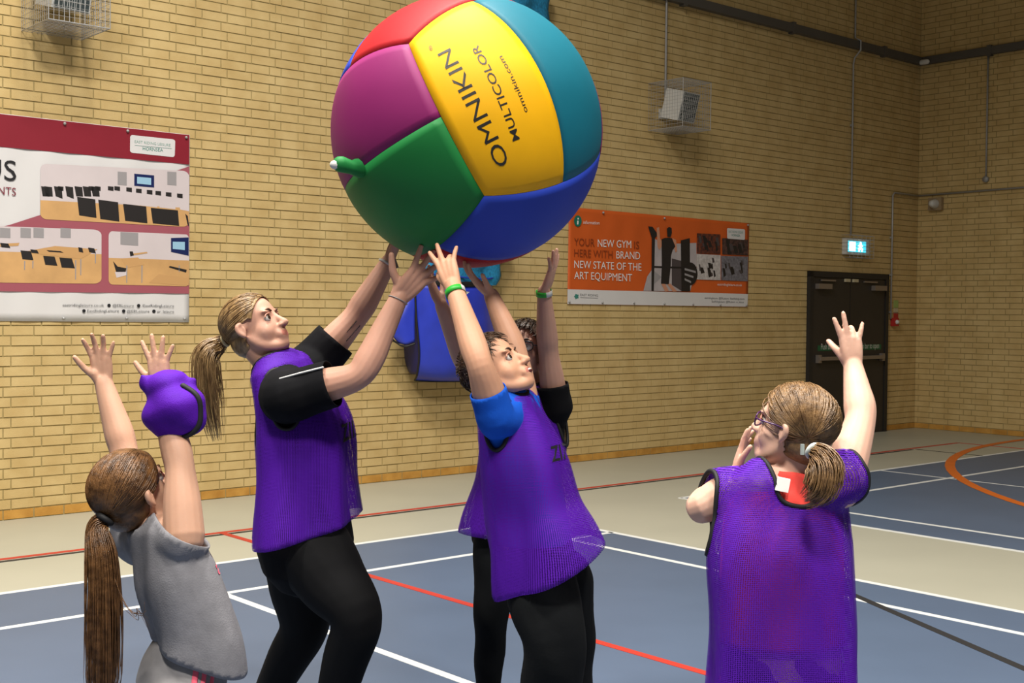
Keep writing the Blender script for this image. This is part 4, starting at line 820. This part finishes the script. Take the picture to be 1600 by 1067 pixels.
def boy_front():
    z = 3.82; pr = person_root(P(850, 1000, z), 'boy with short brown hair in purple bib over blue tee looking up open-mouthed'); sk = skin('boy', (212, 160, 130))
    h = Head(P(776, 578, z), 112, 36, 0, .222); f = frame(115); lat, fwd = f[0], f[1]
    J = dict(lat=lat, fwd=fwd, ns=.95, ar=.93, lr=.95, tw=[(.125, .096), (.122, .096), (.132, .10), (.13, .075)],
             pelvis=P(845, 885, z), waist=P(828, 800, z), chest=P(812, 722, z), upper=P(800, 655, z), neck=P(792, 625, z), skull=h.w((0, -2.5, -3)),
             shR=P(777, 655, 3.68), elR=P(748, 565, 3.62), wrR=P(708, 446, 3.78), shL=P(818, 640, 3.98), elL=P(806, 552, 4.02), wrL=P(768, 462, 4.10),
             hpR=P(845, 905, 3.76), knR=P(866, 1010, 3.70), anR=ground(P(850, 1190, 3.84), .08), hpL=P(872, 905, 3.92), knL=P(882, 1010, 3.96), anL=ground(P(882, 1180, 4.06), .08))
    b = Blob(); body_volume(b, J); add_head(b, h, True, .6)
    add_hand(b, J['wrR'], (-.28, .45, .82), (.35, .85, -.2), True, .165, curl=(.04, .06, .9, .15), spread=1.25, thumb=(.5, .7))
    add_hand(b, J['wrL'], (-.46, -.1, .42), (.4, .1, .8), False, .15, curl=(.2, .2, .2, .2), spread=1.2, thumb=(.9, .2))
    finish_body(pr, b, h, sk); hm = mat('brown_hair', (62, 44, 32), .45, .3, 60, .3, 300, rgb2=(86, 62, 44)); eyes(pr, h, (.6, .3), brow=mat('brow_dark', (64, 42, 30), .7), lid=mat('lid_boy', (180, 124, 100), .5))
    MB().tube([h.w((-1.5, 8.1, -6.15)), h.w((0, 9.0, -6.3)), h.w((1.5, 8.1, -6.15))], np.array([.35, .62, .35])*h.k, n=8, sub=4).build('mouth', mat('mouth_dark', (84, 30, 30), .5), pr, True); MB().tube([h.w((-1.2, 8.5, -5.85)), h.w((0, 9.25, -5.9)), h.w((1.2, 8.5, -5.85))], np.array([.26, .36, .26])*h.k, n=8, sub=4).build('teeth', mat('teeth', (232, 226, 212), .3), pr, True)
    line = lambda q: np.minimum(2.3+.42*q[:, 2]-q[:, 1], 40)-np.where((abs(q[:, 0]) > 5.5) & (q[:, 2] < 1), np.clip(3.4+q[:, 1]*.9, 0, 6), 0)
    hair_cap(pr, h, hm, line, .35); strands('hair_locks', short_hair(h, line, 900, np.random.default_rng(5), 3.4), .0016, hm, pr)
    mt = mat('blue_tee', (16, 84, 196), .8, .08, 14, .15, 250, spec=.2); b = Blob(); b.tube([J['pelvis'], J['waist'], J['chest'], J['upper']], np.array(J['tw'])+.010, side=lat, sub=5, n=24); tee_sleeves(b, J, .50, .056)
    garment('t_shirt', pr, b, mt, gmin(sleeve_cut(J, 'R', .50), sleeve_cut(J, 'L', .2), capsule(J['upper']*.3+J['neck']*.7, J['neck']*2-J['upper'], .052), plane(P(830, 845, z), UP)), .0075, 3, folds=foldf(J['chest'], lat, fwd, .004, 5, 1.6, 1.0))
    b = Blob(); b.tube([P(878, 960, z-.04), P(862, 870, z-.03), J['waist']+fwd*.02, J['chest']+fwd*.015, J['upper']], np.array([(.195, .195), (.182, .178), (.166, .150), (.160, .128), (.142, .09)]), side=lat, sub=5, n=28)
    def arm(S_): sh = J['sh'+S_]; sg = 1 if S_ == 'R' else -1; return capsule(sh+UP*.06+lat*sg*.03, sh+lat*sg*.10-UP*.10, .086 if S_ == 'R' else .072)
    g = gmin(plane(P(862, 880, z), np.array([-.52, -.10, 1])*[-1, 1, 1]*[-1, 1, 1]), arm('R'), arm('L'), capsule(J['neck']-(J['neck']-J['upper'])*.3, J['neck']*2-J['upper'], .068))
    bib = garment('bib', pr, b, M_BIB, g, .009, 3, folds=foldf(J['chest'], lat, fwd, .015, 4, 1.35, .75, 2), axis=(J['chest'], lat, fwd), trim=M_TRIM, trim_r=.0065, trim_skip=lambda L: L[:, 2].mean() < J['waist'][2] or (L.mean(0)-J['chest'])@lat < -.06)
    cloth_text('ZIP', bib, P(866, 703, z), norm(np.array([.92, .3, .0])), UP, .082, .042, M_TRIM, bib, norm(np.array([-.25, .97, 0])))
    tr_ = trousers(pr, J, M_JOG, (.108, .108, .096, .09, .075), (.135, .106)); MB().tube([P(903, 866, 3.72), P(908, 876, 3.70), P(913, 888, 3.70)], .0035, n=6).build('drawstring', M_TRIM, tr_)
    band(pr, J['wrR'], J['elR'], .10, .0315)
    for S_ in 'RL': shoe(pr, J['an'+S_], fwd, .95)
def band(pr, wr, el, t, R):                                    # green paper wristband with white tab
    c = wr*(1-t)+el*t; a = norm(wr-el); x = norm(np.cross(a, [.2, 1, .1])); y = np.cross(a, x); V = []; n = 28
    for i in range(n):
        q = x*math.cos(i*6.2832/n)+y*math.sin(i*6.2832/n)
        for k in (-1, 1): V.append(c+q*R+a*k*.0095)
    F = [(2*i, 2*((i+1) % n), 2*((i+1) % n)+1, 2*i+1) for i in range(n)]; o = obj('wristband', V, F, [mat('green_band', (40, 168, 50), .5), M_WPLAST], pr, True)
    cen = [np.mean([V[j] for j in f], axis=0) for f in F]; o.data.polygons.foreach_set('material_index', [1 if (q-c)@np.array([.85, -.5, 0]) > R*.72 else 0 for q in cen]); so = o.modifiers.new('s', 'SOLIDIFY'); so.thickness = .0015
boy_front()

# ------------------------------------------------------------------ boy with glasses behind
def boy_back():
    z = 4.7; pr = person_root(P(800, 1000, z), 'boy with glasses and dark fringe behind, in purple bib over black tee'); sk = skin('pale_boy', (204, 158, 138))
    h = Head(P(819, 548, z), 198, 14, 0, .225); f = frame(190); lat, fwd = f[0], f[1]
    J = dict(lat=lat, fwd=fwd, ns=.92, ar=.90, lr=.68, tw=[(.14, .11), (.13, .10), (.14, .105), (.13, .07)],
             pelvis=P(796, 828, z), waist=P(806, 765, z), chest=P(818, 695, z), upper=P(826, 632, z), neck=P(826, 603, z), skull=h.w((0, -2.5, -3)),
             shL=P(868, 640, 4.66), elL=P(856, 545, 4.62), wrL=P(850, 456, 4.55), shR=P(776, 622, 4.72), elR=P(728, 572, 4.70), wrR=P(690, 478, 4.58),
             hpR=P(774, 845, 4.66), knR=P(768, 955, 4.62), anR=ground(P(762, 1085, 4.72), .10), hpL=P(825, 845, 4.74), knL=P(838, 955, 4.72), anL=ground(P(845, 1085, 4.8), .10))
    b = Blob(); body_volume(b, J); add_head(b, h)
    add_hand(b, J['wrL'], (.30, -.05, .85), (-.75, .2, .35), False, .165, curl=(.1, .12, .15, .2), spread=1.6, thumb=(.75, .1))
    add_hand(b, J['wrR'], (-.42, .0, .85), (.6, -.2, .5), True, .16, curl=(.2, .2, .2, .2), spread=1.0, thumb=(.8, .3))
    finish_body(pr, b, h, sk); hm = mat('dark_brown_hair', (50, 36, 28), .42, .3, 60, .3, 300, rgb2=(84, 62, 46)); eyes(pr, h, (.3, .3), brow=hm, lid=mat('lid_pale', (172, 118, 100), .5))
    line = lambda q: np.minimum(3.4+.50*q[:, 2]-q[:, 1], 40)-np.where((abs(q[:, 0]) > 5.5) & (q[:, 2] < 0), np.clip(3.2+q[:, 1]*.9, 0, 6), 0)
    hair_cap(pr, h, hm, line, .4); strands('hair_locks', short_hair(h, line, 700, np.random.default_rng(6), 5.0, .9), .0017, hm, pr)
    spectacles(pr, h, mat('glasses_black', (20, 18, 20), .35))
    b = Blob(); b.tube([J['pelvis'], J['waist'], J['chest'], J['upper']], np.array(J['tw'])+.012, side=lat, sub=5, n=24); tee_sleeves(b, J, .45, .062)
    garment('t_shirt', pr, b, M_BTEE, gmin(sleeve_cut(J, 'R', .45), sleeve_cut(J, 'L', .42), capsule(J['upper']*.3+J['neck']*.7, J['neck']*2-J['upper'], .052)), .008, 3)
    b = Blob(); b.tube([P(775, 880, z), P(786, 830, z), J['waist'], J['chest'], J['upper']], np.array([(.165, .155), (.165, .15), (.16, .14), (.165, .13), (.15, .09)]), side=lat, sub=5, n=28)
    def arm(S_): sh = J['sh'+S_]; sg = 1 if S_ == 'R' else -1; return capsule(sh+UP*.06+lat*sg*.03, sh+lat*sg*.10-UP*.1, .07)
    g = gmin(plane(P(780, 832, z), np.array([0.05, 0, 1])), arm('R'), arm('L'), capsule(J['neck']-(J['neck']-J['upper'])*.3, J['neck']*2-J['upper'], .068))
    garment('bib', pr, b, M_BIB, g, .010, 3, folds=foldf(J['chest'], lat, fwd, .010, 4, 1.35, .75, 4), axis=(J['chest'], lat, fwd), trim=M_TRIM, trim_r=.0065, trim_skip=lambda L: L[:, 2].mean() < J['waist'][2])
    tr_ = trousers(pr, J, M_JOG, (.082, .076, .066, .058, .047), (.152, .122), .8); q = P(765, 839, 4.56); MB().tube([q+[-.016, 0, .006], q, q+[.016, 0, .006]], .0032, n=6).tube([q+[-.016, 0, -.006], q, q+[.016, 0, -.006]], .0032, n=6).build('logo', mat('grey_logo', (120, 122, 124), .5), tr_)
    band(pr, J['wrL'], J['elL'], .02, .0305)
    for S_ in 'RL': shoe(pr, J['an'+S_], fwd, .95)
def spectacles(pr, h, m):
    b = MB()
    for sg in (-1, 1):
        b.tube([h.w((sg*3.2+2.5*math.copysign(abs(math.cos(a))**.7, math.cos(a)), 8.3-.10*abs(sg*3.2+2.5*math.cos(a)), .1+1.75*math.copysign(abs(math.sin(a))**.7, math.sin(a)))) for a in np.arange(20)*.31416], .22*h.k, n=6, closed=True)
        b.tube([h.w((sg*5.7, 7.7, .6)), h.w((sg*7.6, 5.5, .7)), h.w((sg*8.0, -.4, .8)), h.w((sg*8.0, -2.2, -.6))], .2*h.k, n=6, sub=3)
    b.tube([h.w((-.75, 8.5, .5)), h.w((0, 9.0, .7)), h.w((.75, 8.5, .5))], .2*h.k, n=6); o = b.build('glasses', m, pr, True)
    for sg in (-1, 1): obj('lens', [h.w((sg*3.2+2.35*math.cos(a), 8.3-.10*abs(sg*3.2+2.35*math.cos(a)), .1+1.6*math.sin(a))) for a in np.arange(16)*.3927], [tuple(range(16))], mat('lens_glass', (235, 235, 240), .05, alpha=.16), o)
boy_back()

# ------------------------------------------------------------------ girl on the right, seen from behind
def girl_right():
    z = 2.95; pr = person_root(P(1222, 1000, z), 'girl in glasses with short ponytail seen from behind in long purple bib'); sk = skin('fair_girl', (222, 178, 156))
    h = Head(P(1240, 668, z), -52, 14, 0, .212); f = frame(-14); lat, fwd = f[0], f[1]
    J = dict(lat=lat, fwd=fwd, ns=.85, ar=.88, lr=.85, tw=[(.145, .12), (.138, .112), (.138, .11), (.125, .07)],
             pelvis=ground(P(1222, 1050, z), .70), waist=P(1222, 945, z), chest=P(1222, 858, z), upper=P(1226, 785, z), neck=P(1230, 750, z), skull=h.w((0, -2.5, -3)),
             shR=P(1312, 762, 2.93), elR=P(1346, 652, 3.05), wrR=P(1333, 572, 3.16), shL=P(1132, 775, 2.98), elL=P(1092, 795, 2.98), wrL=P(1150, 742, 3.12),
             hpR=ground(P(1262, 1060, z), .66), knR=ground(P(1262, 1060, 3.0), .37), anR=ground(P(1262, 1060, 2.95), .075), hpL=ground(P(1185, 1060, z), .66), knL=ground(P(1180, 1060, 3.0), .37), anL=ground(P(1180, 1060, 2.95), .075))
    b = Blob(); body_volume(b, J); add_head(b, h, chub=.3)
    add_hand(b, J['wrR'], (-.10, .05, 1), (0, 1, .1), True, .140, curl=(.03, .03, .75, .12), spread=1.15, thumb=(.55, .9))
    add_hand(b, J['wrL'], (.22, .1, .95), (.75, -.2, .2), False, .13, curl=(.1, .15, .2, .2), spread=1.0, thumb=(.6, .4))
    finish_body(pr, b, h, sk); hm = mat('light_brown_hair', (112, 82, 52), .40, .35, 60, .3, 300, rgb2=(150, 116, 76)); eyes(pr, h, (0, .3), brow=hm)
    line = lambda q: np.minimum(2.6+.58*q[:, 2]-q[:, 1], 40)-np.where((abs(q[:, 0]) > 5.5) & (q[:, 2] < 1.0), np.clip(3.4+q[:, 1]*.9, 0, 6), 0)
    hair_cap(pr, h, hm, line, .25); t0 = P(1268, 702, 2.83); tie = tuple(h.loc(t0[None])[0]); strands('hair_locks', swept(h, tie, line, 650, .9, .5, rnd=np.random.default_rng(8)), .0017, hm, pr); d0 = norm(np.array([.35, -.6, -.35]))
    strands('ponytail', tail([t0, t0+d0*.03, P(1288, 735, 2.77), P(1280, 768, 2.76), P(1256, 784, 2.78)], [.013, .026, .036, .034, .018], 300, np.random.default_rng(9), 1.3), .0017, hm, pr); ring_tie(pr, t0+d0*.006, d0, .016, .006, mat('white_tie', (196, 204, 200), .6)); MB().cbox(t0+np.array([-.022, -.004, .0]), np.array([.004, 0, 0]), np.array([0, .004, 0]), np.array([0, 0, .012])).build('hair_clip', mat('clear_clip', (170, 180, 178), .2), pr)
    spectacles(pr, h, mat('glasses_purple', (70, 28, 84), .3))
    mt = mat('coral_tee', (226, 74, 66), .8, .08, 14, .1, 250, spec=.2); b = Blob(); b.tube([J['pelvis']*.7+J['waist']*.3, J['waist'], J['chest'], J['upper'], J['neck']*.75+J['upper']*.25], np.array([(.152, .125), (.150, .122), (.148, .12), (.138, .082), (.066, .066)]), side=lat, sub=5, n=24)
    tee = garment('t_shirt', pr, b, mt, gmin(capsule(J['neck']*.9+J['upper']*.1, J['neck']*3-J['upper']*2, .050), plane(P(1222, 1000, z), UP)), .0075, 3)
    c = P(1223, 757, 2.868); MB().cbox(c, np.array([.015, 0, -.003]), np.array([0, .002, .001]), np.array([.004, .006, .014])).build('white_label', M_WPLAST, tee)
    b = Blob(); b.tube([ground(P(1222, 1100, z), .50), ground(P(1222, 1060, z), .68), J['waist'], J['chest'], J['upper']+UP*.0], np.array([(.192, .17), (.188, .168), (.186, .155), (.182, .142), (.160, .09)]), side=lat, sub=5, n=32)
    for sg, S_ in ((1, 'R'), (-1, 'L')): sh = J['sh'+S_]; b.tube([J['upper']*.75+J['neck']*.25, sh+lat*sg*.01+UP*(.022 if S_ == 'R' else .005)], np.array([(.085, .085), (.066, .07)]), sub=1)
    aR = capsule(J['shR']+lat*.075+UP*.05, J['shR']+lat*.112-UP*.10, .062); aL = capsule(J['shL']-lat*.075+UP*.02, J['shL']-lat*.085-UP*.09, .060)
    g = gmin(plane(ground(P(1222, 1060, z), .585), np.array([.08, 0, 1])), aR, aL, capsule(J['neck']*.75+J['upper']*.25-fwd*.02, J['neck']*3-J['upper']*2, .078))
    garment('bib', pr, b, M_BIB, g, .008, 4, folds=foldf(J['chest'], lat, fwd, .016, 4, 1.25, .7, 5), axis=(J['chest'], lat, fwd), trim=M_TRIM, trim_r=.0062, trim_skip=lambda L: L[:, 2].mean() < J['waist'][2])
    trousers(pr, J, mat('navy_leggings', (30, 32, 52), .85, spec=.2), (.10, .092, .066, .06, .045), (.15, .122))
    for S_ in 'RL': shoe(pr, J['an'+S_], fwd, .85)
girl_right()

# ------------------------------------------------------------------ girl on the left in grey
def girl_left():
    z = 3.0; pr = person_root(P(290, 1050, z), 'girl in grey tee with very long brown ponytail and both arms raised'); sk = skin('tan_girl', (206, 160, 134))
    h = Head(P(208, 768, z), 36, 30, 0, .212); f = frame(60); lat, fwd = f[0], f[1]
    J = dict(lat=lat, fwd=fwd, ns=.82, ar=.84, lr=.85, tw=[(.120, .100), (.108, .078), (.112, .078), (.10, .055)],
             pelvis=P(282, 1075, z), waist=P(304, 975, z), chest=P(278, 900, z), upper=P(256, 848, z), neck=P(236, 822, z), skull=h.w((0, -2.5, -3)),
             shR=P(288, 838, 2.93), elR=P(281, 728, 2.98), wrR=P(252, 606, 3.06), shL=P(214, 842, 3.10), elL=P(193, 700, 3.18), wrL=P(162, 598, 3.22),
             hpR=P(290, 1098, 2.95), knR=ground(P(325, 1200, 2.92), .38), anR=ground(P(270, 1200, 3.0), .075), hpL=P(270, 1098, 3.06), knL=ground(P(300, 1200, 3.1), .38), anL=ground(P(245, 1200, 3.15), .075))
    b = Blob(); body_volume(b, J); add_head(b, h)
    add_hand(b, J['wrR'], (-.12, .05, 1), (.1, 1, 0), True, .135, curl=(.05, .03, .03, .05), spread=1.5, thumb=(.9, .2))
    add_hand(b, J['wrL'], (-.12, .0, 1), (.1, -1, .1), False, .135, curl=(.2, .25, .2, .1), spread=1.4, thumb=(.8, .2))
    finish_body(pr, b, h, sk); hm = mat('long_brown_hair', (82, 54, 30), .36, .35, 60, .3, 300, rgb2=(120, 84, 50)); eyes(pr, h, (0, .3), brow=hm)
    line = lambda q: np.minimum(3.2+.58*q[:, 2]-q[:, 1], 40)-np.where((abs(q[:, 0]) > 5.5) & (q[:, 2] < 1.0), np.clip(2.6+q[:, 1]*.9, 0, 6), 0)
    hair_cap(pr, h, hm, line, .3); t0 = P(166, 808, 2.92); tie = tuple(h.loc(t0[None])[0]); strands('hair_locks', swept(h, tie, line, 800, .35, .35, rnd=np.random.default_rng(11)), .0015, hm, pr); d0 = norm(np.array([-.5, -.35, -.75]))
    strands('ponytail', tail([t0, t0+d0*.03, P(158, 870, 2.88), P(160, 960, 2.87), P(160, 1060, 2.87), P(160, 1110, 2.87)], [.013, .024, .036, .042, .040, .022], 420, np.random.default_rng(12), .8, 20), .0016, hm, pr); ring_tie(pr, t0+d0*.006, d0, .017, .0075, M_TRIM)
    stray = [catmull(np.array([P(178+k*3, 900+k*12, 2.86), P(196+k*5, 945+k*6, 2.84), P(222-k*2, 962-k*3, 2.83), P(226+k*3, 940+k*14, 2.83)]), 5) for k in range(5)]; strands('stray_locks', stray, .0009, hm, pr)
    mt = mat('grey_tee', (128, 127, 132), .85, .10, 30, .2, 250, spec=.2)
    b = Blob(); b.tube([P(318, 1110, z), P(312, 1020, z), J['waist']+fwd*.0, J['chest'], J['upper']], np.array([(.140, .108), (.136, .102), (.130, .095), (.126, .093), (.11, .07)]), side=lat, sub=5, n=28); tee_sleeves(b, J, .34, .060); b.tube([J['upper'], J['neck']*.8+J['upper']*.2], [.07, .058], sub=1)
    tee = garment('t_shirt', pr, b, mt, gmin(lambda X: np.maximum(plane(P(284, 832, 2.93), np.array([-.5, 0, -.85]))(X), capsule(J['shR']+UP*.04, J['elR'], .105)(X)), sleeve_cut(J, 'L', .22), capsule(J['neck'], J['neck']*3-J['upper']*2, .05), plane(P(315, 1022, z), np.array([.36, 0, 1]))), .0075, 3, folds=foldf(J['chest'], lat, fwd, .007, 5, 1.3, .75, 3), thick=.004)
    pk = mat('pink_print', (226, 92, 116), .7); q = P(336, 862, 2.86)
    cloth_text('a', tee, P(326, 878, z), norm(np.array([.5, .86, .1])), norm(np.array([-.2, 0, 1])), .035, .036, pk, tee, norm(np.array([-.75, .65, 0]))); cloth_text('d', tee, P(321, 856, z), norm(np.array([.5, .86, .1])), norm(np.array([-.2, 0, 1])), .03, .034, pk, tee, norm(np.array([-.75, .65, 0])))
    sh = trousers(pr, J, mat('grey_leggings', (134, 132, 134), .85, .10, 30, spec=.2), (.100, .092, .066, .06, .045), (.128, .104), .35, 'leggings', .008); me = sh.data; bv = BVHTree.FromPolygons([v.co[:] for v in me.vertices], [tuple(p.vertices) for p in me.polygons])
    for k in range(3):                                          # three pink stripes down the near hip
        pts = []
        for t in np.linspace(0, 1, 10):
            u, v = 306+k*13-9*t, 1046+70*t-k*2; d = ray(u, v); d = d/np.linalg.norm(d); r = bv.ray_cast(Vector(CAM), Vector(d))
            if r[0] is not None: pts.append(np.array(r[0])-d*.001)
        if len(pts) > 2: MB().tube(pts, [(.0075, .0022)]*len(pts), n=8, side=(1, .3, 0)).build('stripe', pk, sh, True)
    for S_ in 'RL': shoe(pr, J['an'+S_], fwd, .85)
    # bib bunched round the right forearm: held, so a thing of its own
    bb = thing('bundled_bib', P(272, 690, 3.0), 'purple bib bunched around the raised forearm of the girl in grey', 'bib'); b = Blob(); c = P(274, 640, 3.02)
    b.ell(c, np.array([.078, .075, .076]), frame(10, 10, 20), 24); b.ell(P(262, 606, 3.03), np.array([.06, .06, .04]), frame(0, 0, 25), 20); b.tube([P(250, 612, 3.03), P(228, 598, 3.02), P(221, 588, 3.01)], [.035, .022, .008], sub=4); b.tube([P(290, 610, 3.03), P(302, 596, 3.03)], [.04, .016], sub=1)
    V, Q = b.mesh(.005, 4); N_ = normals(V, Q); d = V-c; V = V+N_*(.004*np.sin(d[:, 0]*45+d[:, 2]*40)+.003*np.sin(d[:, 0]*-30+d[:, 2]*75+1))[:, None]; V = smooth(V, Q, 4); ck = qobj('cloth', V, Q, mat('purple_bib_layers', (82, 18, 160), .75, .10, 30, .3, 420, spec=.2), bb); ck.data.uv_layers.new(name='knit').data.foreach_set('uv', V[Q][:, :, [0, 2]].reshape(-1, 2).ravel()); bv = BVHTree.FromPolygons(V.tolist(), Q.tolist())
    MB().tube([np.array(bv.ray_cast(Vector(c+q*.3), Vector(-q))[0]) for q in [norm(np.array([math.cos(a), -.45, math.sin(a)])) for a in np.linspace(-1.75, 1.15, 26)]], .008, n=8).build('trim', M_TRIM, bb, True)
girl_left()
